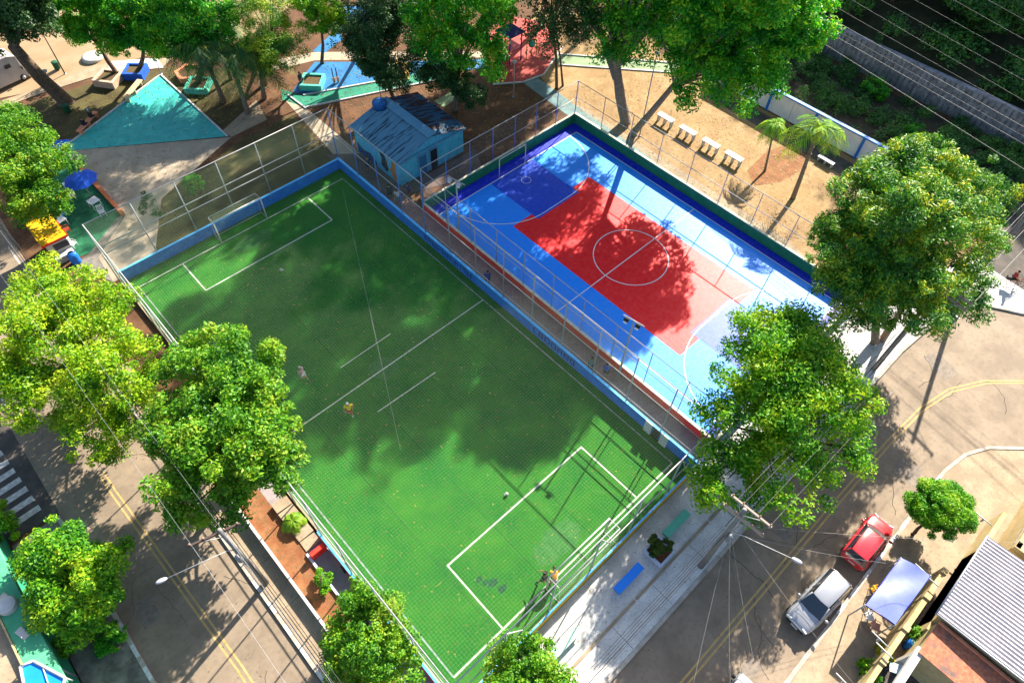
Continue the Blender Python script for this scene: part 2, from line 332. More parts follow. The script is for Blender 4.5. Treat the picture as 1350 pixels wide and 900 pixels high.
for x in (-2.2, 1.2, 4.6, 8.0, 11.4, 14.8, 18.2, 21.6, 25, 28.4, 31.8): b.box((x, -4.8, 0.1305), (0.03, 1.5, 0.004))
for y in (-3, 0, 3, 6, 9, 12, 15, 18): b.box((-4.28, y, 0.1305), (1.2, 0.03, 0.004))
tag(b.build('pavement_joints', CONCD), kind='structure')
# field turf, walkway, court
TZ = 0.03
sheet('artificial_turf_pitch', rect(-0.72, -1.05, 18.85, 37.5), TZ, TURF)
b = MB()
for k in range(1, 5): b.box((-.72+k*3.91, 18.2, TZ+.0015), (.035, 38.4, .001))
tag(b.build('turf_seams', mat('turf_seam', (0.004, 0.06, 0.015), (0.012, 0.09, 0.014), 2, rough=.95)), kind='structure')
b = MB(); rw_ = random.Random(8)
for cx, cy, rx_, ry_ in ((9.2, 1.4, 2.0, .9), (8.9, 34.9, 1.8, .8), (9.1, 18.2, 1.1, 1.0)):
    b.poly([(cx+rx_*(.8+.3*rw_.random())*math.cos(t*math.pi/12), cy+ry_*(.8+.3*rw_.random())*math.sin(t*math.pi/12), TZ+.003) for t in range(24)])
tag(b.build('worn_turf', mat('worn_turf_fibres', (0.02, 0.115, 0.022), (0.04, 0.14, 0.03), 3, rough=.95)), kind='structure')
sheet('paved_walkway', rect(19.0, -0.9, 20.95, 31.9), 0.02, PAVER)
sheet('house_front_paving', [(19.0, 31.9), (27.8, 28.7), (29.5, 31.8), (21.5, 32.0), (21.4, 38), (19.0, 40)], 0.024, brickmat('dusty_pavers', (0.22, 0.15, 0.13), (0.17, 0.12, 0.10), (0.1, 0.08, 0.07), 0.3, 0.15))
CB = courtmat('court_blue_tiles', (0.0, 0.27, 1.0)); CD = courtmat('court_deep_blue_tiles', (0.0, 0.02, 0.55)); CR = courtmat('court_red_tiles', (0.97, 0.002, 0.010), (0.95, 0.5, 0.4))
CK = courtmat('court_navy_tiles', (0.0, 0.06, 0.60))
X0, X1, Y0, Y1 = 22.85, 38.1, -0.1, 27.35
sheet('court_surround', rect(21.2, -0.85, 38.95, 28.45), 0.03, CD)
sheet('court_blue_floor', rect(21.2, Y0, X1, Y1), 0.034, CB)
sheet('court_red_floor', rect(25.3, 4.95, 34.4, 22.3), 0.038, CR)
sheet('court_goal_area_far', rect(27.4, 21.55, 32.3, 27.3), 0.042, CK)
sheet('court_goal_area_near', rect(27.5, 0, 32.3, 5.7), 0.042, courtmat('court_mid_blue_tiles', (0.0, 0.06, 0.62)))
b = MB(); LZ = 0.047; lw = 0.075
ribbon(b, [(X0, Y0), (X1, Y0), (X1, Y1), (X0, Y1)][:2], lw, LZ)
ribbon(b, [(X1, Y0), (X1, Y1)], lw, LZ); ribbon(b, [(21.25, Y1), (X1, Y1)], lw, LZ); ribbon(b, [(X0, Y0), (X0, Y1)], lw*1.1, LZ+0.001)
ribbon(b, [(21.3, 13.62), (X1, 13.62)], lw, LZ+0.002)
ribbon(b, [(29.93+2.98*math.cos(t*math.pi/32), 13.6+2.98*math.sin(t*math.pi/32)) for t in range(64)], lw, LZ+0.003, True)
for yy, s in ((Y1, -1), (Y0, 1)):
    arc = [(28.4+5.6*math.cos(math.pi/2*(1+t/16))*1.0, yy+s*5.6*math.sin(math.pi/2*(1+t/16))) for t in range(16, -1, -1)]
    arc2 = [(31.6+5.6*math.cos(math.pi/2*t/16), yy+s*5.6*math.sin(math.pi/2*t/16)) for t in range(16, -1, -1)]
    ribbon(b, arc+arc2, lw, LZ+0.004)
    ribbon(b, [(30+0.42*math.cos(t*math.pi/12), yy+s*1.7+0.42*math.sin(t*math.pi/12)) for t in range(24)], 0.045, LZ, True)
tag(b.build('court_lines', LINEW), kind='structure')
b = MB(); LZ = TZ+0.005; lw = 0.11
FW_, FL = 18.28, 36.29
def seg(x0, y0, x1, y1, z=LZ, w_=lw): ribbon(b, [(x0, y0), (x1, y1)], w_, z)
seg(0, 0, FW_, 0, LZ+.001); seg(0, FL, FW_, FL, LZ+.001, .08); seg(0, FL/2, FW_, FL/2, LZ+.002, .09)
seg(3.5, FL, 3.5, FL-3.6, LZ+.002); seg(14.75, FL, 14.75, FL-3.6, LZ+.002); seg(3.5, FL-3.6, 14.75, FL-3.6, LZ+.003)
seg(3.55, 0, 3.55, 4.72, LZ+.002); seg(14.8, 0, 14.8, 4.72, LZ+.002); seg(3.5, 4.72, 14.85, 4.72, LZ+.003)
p = [G(*q) for q in ((449, 485), (515, 440), (498, 543), (574, 491))]
seg(p[0].x, p[0].y, p[1].x, p[1].y, LZ, .07); seg(p[2].x, p[2].y, p[3].x, p[3].y, LZ, .07)
for q in ((667, 652), (372, 356)):
    g = G(*q); ribbon(b, [(g.x+0.06*math.cos(t), g.y+0.06*math.sin(t)) for t in [k*math.pi/5 for k in range(10)]], .12, LZ, True)
tag(b.build('pitch_lines', TLINE), kind='structure')
b = MB(); seg(0, 0, 0, FL, LZ, .1); seg(FW_, 0, FW_, FL, LZ, .09)
tag(b.build('faded_touch_lines', mat('faded_turf_line', (0.10, 0.16, 0.12), (0.24, 0.28, 0.24), 5, rough=.9)), kind='structure')
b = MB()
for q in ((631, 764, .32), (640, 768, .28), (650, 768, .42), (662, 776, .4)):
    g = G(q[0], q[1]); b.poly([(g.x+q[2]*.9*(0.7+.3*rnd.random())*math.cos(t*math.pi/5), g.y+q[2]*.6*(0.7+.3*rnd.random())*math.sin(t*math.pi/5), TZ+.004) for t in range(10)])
tag(b.build('shadow_blotches_on_turf', mat('turf_shadow_paint', (0.008, 0.05, 0.025), (0.015, 0.08, 0.03), 9, rough=0.95)), kind='structure')  # a small cast shadow, painted on the turf as dark green blotches
# park zones
sheet('sandy_park_ground', [(39.2, -0.8), (43, -3.4), (50.5, -4.5), (54.4, 3.0), (54.4, 31), (60, 36), (55, 48), (43.5, 41), (40.2, 31), (39.2, 29)], 0.008, SAND)
sheet('grassy_ground', PX((0, 152), (60, 128), (130, 108), (225, 88), (300, 90), (330, 150), (305, 180), (212, 98), (78, 200), (-40, 230)), 0.008, GRASSG)
sheet('grassy_ground_by_pitch', PX((205, 332), (215, 262), (310, 190), (385, 150), (445, 213), (330, 282)), 0.008, GRASSG)
sheet('plaza_floor', PX((78, 200), (97, 212), (165, 285), (128, 340), (150, 372), (176, 358), (205, 330), (213, 262), (305, 181)), 0.012, PLAZA)
sheet('turquoise_plaza_floor', PX((212, 99), (78, 200), (300, 180)), 0.016, TURQ)
sheet('plaza_blue_corner', PX((56, 186), (95, 184), (76, 201), (50, 200)), 0.017, mat('strong_blue_floor', (0.01, 0.12, 0.6), rough=0.6))
sheet('plaza_stone_patch', PX((294, 172), (338, 132), (352, 158), (305, 181)), 0.014, CONC)
sheet('patio_carpet', PX((88, 205), (160, 280), (118, 334), (100, 340), (30, 270), (60, 210)), 0.02, PATIOG)
sheet('patio_edge_paving', PX((164, 284), (152, 288), (116, 336), (96, 350), (150, 372), (130, 340)), 0.018, CONCD)
sheet('beige_footpath', PX((372, 128), (384, 126), (478, 205), (447, 212)), 0.016, PLAZA)
sheet('green_footpath', PX((372, 132), (404, 142), (520, 118), (605, 100), (600, 88), (500, 106), (400, 126), (370, 118)), 0.02, DGRNP)
sheet('blue_play_floor', PX((385, 122), (400, 124), (520, 103), (640, 90), (640, 78), (520, 82), (415, 82), (400, 100)), 0.017, BLUEP)
sheet('beige_path_behind_play_floor', PX((330, 100), (415, 80), (640, 76), (640, 68), (415, 69), (350, 82)), 0.013, PLAZA)
sheet('blue_path_beyond', PX((412, 68), (445, 38), (452, 52), (428, 70)), 0.015, BLUEP)
sheet('blue_ground_far', PX((428, 12), (560, 0), (560, 20), (440, 40)), 0.015, BLUEP)
sheet('grey_teal_footpath', PX((688, 108), (708, 102), (760, 140), (860, 210), (850, 218), (745, 150)), 0.016, TEALP)
sheet('court_side_footpath', PX((752, 140), (766, 138), (1040, 318), (1075, 350), (1060, 350), (760, 152)), 0.012, CONC)
sheet('red_play_floor', PX((652, 112), (690, 109), (716, 99), (738, 60), (720, 30), (660, 20), (640, 60)), 0.02, REDP)
sheet('pale_green_footpath', PX((733, 72), (737, 86), (895, 97), (898, 84)), 0.016, LGRNP)
sheet('small_green_path', PX((572, 134), (586, 142), (606, 126), (612, 112), (600, 118)), 0.014, LGRNP)
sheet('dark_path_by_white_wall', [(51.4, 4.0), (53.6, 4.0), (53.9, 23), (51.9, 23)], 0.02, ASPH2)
sheet('dug_earth_patch', PX((995, 245), (985, 225), (1010, 200), (1040, 190), (1065, 205), (1060, 222), (1030, 240)), 0.014, EARTHO)
sheet('top_left_pavement', PX((-40, 152), (0, 122+12), (80, 108), (110, 92), (130, 85), (230, 76), (214, 90), (120, 103), (60, 122), (10, 140), (-40, 165)), 0.05, CONC)
sheet('grey_slab_path', PX((142, 82), (207, 77), (216, 90), (144, 93)), 0.055, CONCG)
b = MB()
for a_, b_ in (((78, 200), (212, 99)), ((212, 99), (300, 180)), ((404, 142), (605, 100)), ((400, 126), (520, 104)), ((737, 72), (890, 84)), ((737, 86), (895, 97)), ((650, 112), (690, 109)), ((690, 109), (717, 99)), ((717, 99), (742, 62)), ((404, 144), (380, 126))):
    p0, p1 = G(*a_), G(*b_); d = (p1-p0); L = d.length
    b.box(((p0+p1)/2+Vector((0, 0, 0.06))), (L, 0.14, 0.12), math.atan2(d.y, d.x))
tag(b.build('park_path_edging', WHITE), kind='structure')
b = MB()
for a_, b_ in (((98, 213), (163, 284)),):
    p0, p1 = G(*a_), G(*b_); d = (p1-p0); b.box((p0+p1)/2+Vector((0, 0, .16)), (d.length, 0.3, 0.32), math.atan2(d.y, d.x))
tag(b.build('low_patio_wall', mat('terracotta_kerb', (0.45, 0.12, 0.04), (0.55, 0.18, 0.08), 3, rough=0.8)), 'low terracotta red kerb wall between the green patio and the beige plaza', 'wall')
# strip between side street and pitch
sheet('planting_bed_earth', rect(-3.42, -1.2, -1.95, 18), 0.10, EARTHO)
sheet('sunken_concrete_strip', rect(-1.95, -1.2, -0.95, 20), 0.06, mat('lilac_grey_concrete', (0.24, 0.2, 0.2), (0.3, 0.26, 0.26), 1.5, rough=0.85))
b = MB(); b.box((-3.5, 8.4, .3), (.16, 19.2, .6)); tag(b.build('low_white_wall', WHITE), 'long low white wall between the side pavement and the orange planting bed', 'wall')
b = MB(); b.box((-2.02, 5.0, .12), (.14, 11.4, .24)); tag(b.build('low_white_blue_kerb_wall', mat('pale_blue_white', (0.5, 0.55, 0.68), rough=0.7)), 'thin pale kerb wall between planting bed and grey concrete strip', 'wall')
b = MB()
for i in range(5): b.box((-1.45, 11.2+i*.75, .1+.03*i), (1.0, .7, .12+.06*i), 0.05*((i % 2)-.5))
tag(b.build('concrete_steps', CONC), 'pale concrete steps rising beside the pitch under the left tree', 'steps')
b = MB(); b.box((-1.45, 10.3, .35), (.95, .28, .7)); o = b.build('red_barrier_block', REDW, bevel=.02); tag(o, 'red painted block wall closing the end of the grey concrete strip', 'wall')
b = MB(); b.box((-0.86, 5.0, .45), (.12, 12.2, .9)); o = tag(b.build('blue_edged_side_wall', BLUEW2), 'light blue low wall along the lower left side of the pitch', 'wall')
b = MB(); b.box((-0.93, 5.0, .25), (.02, 12.2, .5)); b.build('red_skirting', REDW, o)

# ================================================================== PITCH WALLS AND CAGE
def wall(name, x0, y0, x1, y1, h, t, mats, label, cap=None, z0=0.0):
    o = thing(name, label, 'wall', ((x0+x1)/2, (y0+y1)/2, 0))
    L = math.hypot(x1-x0, y1-y0); a = math.atan2(y1-y0, x1-x0)
    b = MB(); b.box(((x0+x1)/2, (y0+y1)/2, z0+h/2), (L, t, h), a); b.build('panel', mats[0], o)
    if cap:
        b = MB(); b.box(((x0+x1)/2, (y0+y1)/2, z0+h+cap[1]/2), (L, t+cap[0], cap[1]), a); b.build('coping', mats[1], o)
    return o
wl = wall('blue_wall', 18.98, -1.25, 18.98, 37.75, 1.0, .16, (BLUEW, BLUEW2), 'long blue wall between the pitch and the brown paved walkway, with dark lettering', (.03, .05))
b = MB(); rr = random.Random(3)
for y0, y1 in ((20.6, 26.0), (9.4, 13.4)):
    y = y1
    while y > y0:
        wg = .38+.16*rr.random()
        for k in range(3):
            zc = .3+.22*k
            if rr.random() < .75: b.box((18.893, y-wg/2, zc), (.008, wg*(.5+.5*rr.random()), .07))
        for e in (0, wg-.08):
            if rr.random() < .8: b.box((18.891, y-e-.04, .5), (.008, .08, .55))
        y -= wg+.16
b.build('dark_lettering', mat('dark_lettering_paint', (0.01, 0.015, 0.09), rough=0.7), wl)
wall('blue_wall', -0.65, 37.62, 18.9, 37.62, 1.0, .14, (BLUEW, BLUEW2), 'plain blue wall behind the far goal at the top end of the pitch', (.02, .03))
fw = wall('front_boundary_wall', -0.9, -1.28, 18.9, -1.28, 1.0, .14, (YELW, BLUEW2), 'yellow and blue boundary wall between the near goal and the front pavement', (-.04, .05))
wall('pitch_edge_kerb_wall', -0.74, -1.1, -0.74, 37.4, .28, .13, (CONC, CONC), 'low concrete kerb wall under the left side net of the pitch')

CH = 6.0; CX0, CX1, CY0, CY1 = -0.8, 18.98, -1.2, 37.62
cage = thing('pitch_cage', 'tall white steel cage with mesh netting over and around the green pitch', 'sports cage', (CX0, CY0, 0))
def beam(b, p, q, w_=0.06): b.tube([p, q], w_, 6)
b = MB()
for x in (CX0, CX1): beam(b, (x, CY0, CH), (x, CY1, CH), .036)
for y in (CY0, CY1): beam(b, (CX0, y, CH), (CX1, y, CH), .036)
b.build('top_rail', GALV, cage)
b = MB()
beam(b, (CX1, CY0, 3.35), (CX1, CY1, 3.35), .035); b.build('middle_rail', GALV, cage)
b = MB(); beam(b, (CX1-.0, CY0, 1.55), (CX1, 25.2, 1.55), .035); b.build('lower_rail', GALV, cage)
b = MB(); beam(b, (CX0, CY1, 3.7), (CX1, CY1, 3.7), .035); b.build('middle_rail', GALV, cage)
b = MB(); beam(b, (CX0, CY1, 3.0), (CX1, CY1, 3.0), .035); b.build('middle_rail', GALV, cage)
b = MB(); beam(b, (CX0, CY0, 3.2), (CX1, CY0, 3.2), .03); b.build('middle_rail', GALV, cage)
b = MB(); beam(b, (CX0, CY0, 3.2), (CX0, CY1, 3.2), .03); b.build('middle_rail', GALV, cage)
for i in range(14):
    y = CY0+(CY1-CY0)*i/13
    for x in (CX0, CX1):
        b = MB(); beam(b, (x, y, 0), (x, y, CH), .045); b.build('post', STEELB if x > 10 and i > 8 else GALVD, cage)
for i in range(1, 6):
    x = CX0+(CX1-CX0)*i/6
    for y in (CY0, CY1): b = MB(); beam(b, (x, y, 0), (x, y, CH), .045); b.build('post', GALVD, cage)
for i in (1, 3, 5):
    x = CX0+(CX1-CX0)*i/6
    b = MB(); b.tube([(x, CY0, CH-.1), (x+1.2, CY0-.02, 3.2)], .035, 5); b.build('diagonal_brace', GALV, cage)

def string(b, pts, r=.0075):
    b.tube(pts, r, 3, cap=False, sm=False)
def netgrid(name, fn, nu, nv, su, sv, r=.0075):
    b = MB()
    for i in range(nu+1): string(b, [fn(i/nu, t/sv) for t in range(sv+1)], r)
    for j in range(nv+1): string(b, [fn(t/su, j/nv) for t in range(su+1)], r)
    return b.build(name, NETM, cage)
def ceil_fn(u, v):
    x = CX0+(CX1-CX0)*u; y = CY0+(CY1-CY0)*v
    s = -0.22*math.sin(math.pi*u)*(0.7+0.3*math.sin(v*19)) + .05*math.sin(u*23+v*7)*math.sin(math.pi*u)
    return (x+.10*math.sin(v*14+u*3)*math.sin(math.pi*u), y+.12*math.sin(u*9+v*5)*math.sin(math.pi*v), CH+s*.9)
NS = 0.16
netgrid('roof_net', ceil_fn, round((CX1-CX0)/NS), round((CY1-CY0)/NS), 10, 24, .0015)
def side_fn(xa, ya, xb, yb, z0, z1):
    return lambda u, v: (xa+(xb-xa)*u, ya+(yb-ya)*u, z0+(z1-z0)*v)
netgrid('side_net', side_fn(CX1, CY0, CX1, CY1, 1.05, CH), 242, 31, 2, 2, .0008)
netgrid('side_net', side_fn(CX0, CY0, CX0, CY1, .3, CH), 242, 35, 2, 2, .0008)
netgrid('end_net', side_fn(CX0, CY1, CX1, CY1, 1.05, CH), 124, 31, 2, 2, .0011)
netgrid('end_net', side_fn(CX0, CY0, CX1, CY0, .8, CH), 124, 32, 2, 2, .0008)

b = MB(); b.tube([G(452, 250, 5.75), G(490, 420, 5.7), G(528, 592, 5.75)], .005, 4); b.build('support_rope', GALVD, cage)
# football goals
def goal(label, cx, y, wd, h, depth, s, r=.055, net=True, name='football_goal'):
    g = thing(name, label, 'goal', (cx, y, 0)); a, c = cx-wd/2, cx+wd/2
    b = MB(); b.tube([(a, y, h), (c, y, h)], r, 8); b.build('crossbar', WHITE, g)
    for x in (a, c): b = MB(); b.tube([(x, y, 0), (x, y, h)], r, 8); b.build('goal_post', WHITE, g)
    if depth:
        b = MB(); d = depth*s
        for x in (a, c): b.tube([(x, y, h), (x, y+d*.8, h), (x, y+d, .05), (x, y, .05)], .02, 6)
        b.tube([(a, y+d*.8, h), (c, y+d*.8, h)], .03, 6); b.tube([(a, y+d, .05), (c, y+d, .05)], .03, 6)
        b.build('back_frame', GALV, g)
        b = MB(); n_ = int(wd/.16)
        for i in range(n_+1):
            x = a+wd*i/n_; string(b, [(x, y, h), (x, y+d*.8, h), (x, y+d, .05)], .005)
        for j in range(12):
            t = j/11; string(b, [(a, y+d*(.8+.2*t), h*(1-t)+.05*t), (c, y+d*(.8+.2*t), h*(1-t)+.05*t)], .005)
        b.build('goal_net', NETM, g)
    return g
goal('white goal with net at the near end of the green pitch', 9.25, -.1, 4.9, 2.2, 1.0, -1, .045)
goal('white goal at the far end of the green pitch by the plain blue wall', 8.9, 36.35, 4.1, 2.2, .9, 1, .055)
goal('slim white netless goal on the blue court by its dark green end wall', 30.0, 27.42, 3.1, 2.0, 0, 1, .045)
goal('slim white netless goal at the near end of the blue court beneath the leafy tree', 30.0, -.15, 3.1, 2.0, 0, 1, .045)

# ================================================================== COURT WALLS AND FENCES
b0 = wall('court_wall', 21.05, -0.9, 21.05, 28.5, .85, .16, (REDW, CAPC), 'long low red court wall with pale coping beside the brown paved walkway', (.04, .05))
b = MB(); b.box((21.145, 13.8, .43), (.02, 29, .8)); b.build('inner_face', GRNW, b0)
wall('court_wall', 39.05, -0.9, 39.05, 28.65, 1.0, .16, (GRNW, CAPC), 'dark green court wall along the sandy park side', (.05, .05))
wall('court_wall', 21.0, 28.58, 39.0, 28.58, 1.0, .16, (GRNW, CAPC), 'dark green court end wall nearest the blue house', (.02, .03))
wall('court_wall', 21.0, -.98, 39.0, -.98, 1.0, .16, (GRNW, CAPC), 'court end wall beside the front pavement under the leafy tree', (.02, .03))
def fence(label, x0, y0, x1, y1, zb, ztop, mids, step, pm, rm, mesh=.12):
    f = thing('mesh_fence', label, 'fence', (x0, y0, 0)); L = math.hypot(x1-x0, y1-y0); n_ = max(1, round(L/step))
    P = lambda t, z: (x0+(x1-x0)*t, y0+(y1-y0)*t, z)
    b = MB(); b.tube([P(0, ztop), P(1, ztop)], .032, 6); b.build('top_rail', rm, f)
    for mz in mids: b = MB(); b.tube([P(0, mz), P(1, mz)], .028, 6); b.build('middle_rail', rm, f)
    for i in range(n_+1): b = MB(); b.tube([P(i/n_, zb), P(i/n_, ztop)], .035, 6); b.build('post', pm, f)
    b = MB(); H = ztop-zb; k = int((L+H)/mesh)
    for i in range(k):
        s = i*mesh
        a_, c_ = max(0, s-H), min(L, s)
        b.tube([P(a_/L, zb+(s-a_)), P(c_/L, zb+(s-c_))], .0016, 3, cap=False, sm=False)
        a_, c_ = max(0, s-H), min(L, s)
        b.tube([P(a_/L, ztop-(s-a_)), P(c_/L, ztop-(s-c_))], .0016, 3, cap=False, sm=False)
    b.build('wire_mesh', GALVD, f)
    return f
fence('wire fence with dark posts on the red court wall', 21.05, -.9, 21.05, 28.5, .9, 4.35, (2.3,), 3.0, GALVD, GALV, .16)
fence('wire fence with pale posts on the green court wall beside the sandy park', 39.05, -.9, 39.05, 28.6, 1.05, 4.3, (2.7,), 3.15, GALV, GALV, .16)
fence('wire fence with blue posts on the green court end wall near the house', 21.05, 28.58, 39.05, 28.58, 1.05, 4.35, (2.6,), 2.6, STEELB, GALV, .16)
fence('wire fence on the court end wall beside the front pavement', 21.05, -.98, 39.05, -.98, 1.05, 4.3, (2.6,), 3.0, GALV, GALV, .16)
fence('white gate fence closing the front end of the brown paved walkway', 19.0, -.95, 21.0, -.95, 0, 2.4, (1.2,), 1.0, GALV, GALV, .16)

# court flood lights
def floodpole(label, x, y, h, arm, ax, n_l, m_=GALVD):
    t = thing('floodlight_pole', label, 'floodlight', (x, y, 0))
    b = MB(); b.tube([(x, y, 0), (x, y, h)], [.09, .06], 8); b.build('pole', m_, t)
    dx, dy = math.cos(ax), math.sin(ax)
    b = MB(); b.tube([(x-dx*arm, y-dy*arm, h), (x+dx*arm, y+dy*arm, h)], .04, 6); b.build('crossarm', GALV, t)
    for i in range(n_l):
        s = (i-(n_l-1)/2)*arm*1.1
        b = MB(); b.box((x+dx*s-dy*.18, y+dy*s+dx*.18, h-.05), (.3, .2, .22), ax, (R(35), 0, 0)); o = b.build('lamp_head', BLACK if m_ is GALVD else GALV, t)
        b = MB(); b.box((x+dx*s-dy*.30, y+dy*s+dx*.30, h-.16), (.26, .02, .18), ax, (R(35), 0, 0)); b.build('lamp_glass', mat('lamp_glass', (0.6, 0.6, 0.6), rough=.2), o)
    return t
floodpole('dark pole with two black floodlights rising beside the red court wall', 20.72, 6.75, 6.3, .75, R(100), 2)
floodpole('pale pole with white floodlights at the house corner of the blue court', 21.2, 24.3, 5.9, .8, R(100), 2, GALV)

# ================================================================== BLUE HOUSE
HB = mat('house_turquoise_paint', (0.06, 0.40, 0.58), (0.10, 0.46, 0.62), 1.2, rough=0.8, c3=(0.03, 0.22, 0.42), s3=4, f3=0.5)
HR = mat('faded_blue_roof_paint', (0.10, 0.26, 0.40), (0.13, 0.31, 0.45), 1.5, rough=0.75)
def streakmat(name, base, dark, sx, sy, thr):
    m_ = mat(name, base, rough=.8); n = m_.node_tree; bb = n.nodes['Principled BSDF']
    tc = n.nodes.new('ShaderNodeTexCoord'); mp = n.nodes.new('ShaderNodeMapping'); mp.inputs['Scale'].default_value = (sx, sy, 1)
    no = n.nodes.new('ShaderNodeTexNoise'); no.inputs['Scale'].default_value = 1; no.inputs['Detail'].default_value = 4
    n.links.new(tc.outputs['Object'], mp.inputs[0]); n.links.new(mp.outputs[0], no.inputs['Vector'])
    cr = n.nodes.new('ShaderNodeValToRGB'); cr.color_ramp.elements[0].position = thr; cr.color_ramp.elements[1].position = thr+.06
    cr.color_ramp.elements[0].color = (*base, 1); cr.color_ramp.elements[1].color = (*dark, 1)
    n.links.new(no.outputs[0], cr.inputs[0]); n.links.new(cr.outputs[0], bb.inputs['Base Color']); return m_
house = thing('blue_house', 'small turquoise blue house with worn corrugated gable roof beside the court', 'house', (25, 35.3, 0))
hx0, hx1, hy0, hy1, he, hr, hxr = 21.5, 28.5, 32.2, 38.6, 2.5, 3.45, 25.0
b = MB(); 
P = [(hx0, hy0, 0), (hx1, hy0, 0), (hx1, hy1, 0), (hx0, hy1, 0), (hx0, hy0, he), (hx1, hy0, he), (hx1, hy1, he), (hx0, hy1, he), (hxr, hy0, hr), (hxr, hy1, hr)]
b.add(P, [(0, 1, 5, 8, 4), (2, 3, 7, 9, 6), (1, 2, 6, 5), (3, 0, 4, 7), (4, 8, 9, 7), (8, 5, 6, 9)]); hw = b.build('wall', HB, house)
def corrug(b, x0, z0, x1, z1, ya, yb, amp=.045, pitch=.24, th=.02):
    n_ = int((yb-ya)/pitch*4); V = []; F = []
    for i in range(n_+1):
        y = ya+(yb-ya)*i/n_; o = amp*math.sin(i*math.pi/2)
        V += [(x0, y, z0+o), (x1, y, z1+o)]
    F = [(2*i, 2*i+1, 2*i+3, 2*i+2) for i in range(n_)]
    if x1 < x0: F = [f[::-1] for f in F]
    b.add(V, [f[::-1] for f in F])
    b.add([(p[0], p[1], p[2]-th) for p in V], F)
b = MB(); corrug(b, hx0-.3, he+.02, hxr, hr+.08, hy0-.25, hy1+.25); b.build('roof', streakmat('roof_blue_streaked', (0.11, 0.26, 0.36), (0.03, 0.06, 0.10), .55, 7.5, .54), house)
b = MB(); corrug(b, hx1+.3, he+.02, hxr, hr+.08, hy0-.25, hy1+.25); b.build('roof', streakmat('roof_brown_streaked', (0.04, 0.12, 0.20), (0.05, 0.03, 0.035), .6, 5, .47), house)
b = MB(); b.box((hxr, 35.4, hr+.13), (.9, 6.8, .05)); b.build('ridge_cap', HR, house)
b = MB(); b.box((hx0+.28, hy0-.2, he-.02), (.7, .08, .2)); b.box(((hx0+hx1)/2, hy0-.24, he+.02), (7.3, .06, .1)); b.build('eaves_trim', HR, house)
for x, wd, z0, z1, nm in ((23.9, .8, 0.02, 2.0, 'door'), (25.1, .75, .02, 2.05, 'door')):
    b = MB(); b.box((x, hy0-.03, (z0+z1)/2), (wd, .08, z1-z0)); d = b.build(nm, mat('door_blue' if x < 24.5 else 'door_dark', (0.02, 0.14, 0.28) if x < 24.5 else (0.01, 0.02, 0.03), rough=.6), house)
    b = MB(); b.box((x, hy0-.06, z1+.05), (wd+.16, .1, .1)); b.box((x-wd/2-.04, hy0-.06, (z0+z1)/2), (.08, .1, z1-z0)); b.box((x+wd/2+.04, hy0-.06, (z0+z1)/2), (.08, .1, z1-z0)); b.build('frame', HR, d)
# abstract painted figures on the house's long wall
def mural(name, col, pts):
    b = MB(); b.poly([(hx0-.012, y, z) for y, z in pts][::-1]); b.build(name, mat(name+'_paint', col, (col[0]*.6, col[1]*.6, col[2]*.6), 6, rough=.8), house)
mural('mural_orange_shape', (0.55, 0.22, 0.05), [(33.0, 2.2), (32.7, 1.9), (32.8, 1.2), (32.6, .3), (33.2, .1), (33.7, .9), (33.4, 1.3), (33.3, 1.9)])
mural('mural_dark_shape', (0.02, 0.03, 0.08), [(34.6, 2.3), (34.2, 2.0), (34.1, 1.4), (33.8, .8), (34.2, .3), (34.9, .7), (34.7, 1.4), (35.0, 2.0)])
mural('mural_brown_shape', (0.30, 0.13, 0.05), [(34.15, 2.0), (33.9, 1.5), (33.95, 1.0), (34.25, 1.3)])
mural('mural_navy_band', (0.02, 0.06, 0.22), [(38.4, 1.1), (37.5, .7), (36.5, .95), (35.6, .5), (35.6, .05), (38.4, .05)])
# water tank on roof
tk = thing('water_tank', 'round dark blue water tank standing on the blue house roof', 'water tank', (24.3, 38.3, 3.2))
b = MB(); b.lathe((24.3, 38.3, 3.2), [(.5, 0), (.62, .1), (.66, .55), (.6, .6)]); b.build('tank_body', mat('tank_blue', (0.01, 0.08, 0.26), rough=.5), tk)
b = MB(); b.lathe((24.3, 38.3, 3.81), [(.64, 0), (.6, .08), (.1, .16)]); b.build('lid', mat('tank_lid', (0.012, 0.11, 0.34), rough=.5), tk)
b = MB(); b.tube([(23.7, 38.4, 3.2), (23.3, 38.7, 2.85), (22.9, 38.2, 2.8)], .03, 6); b.build('pipe', WHITE, tk)
for px, py in ((604, 118),): pass

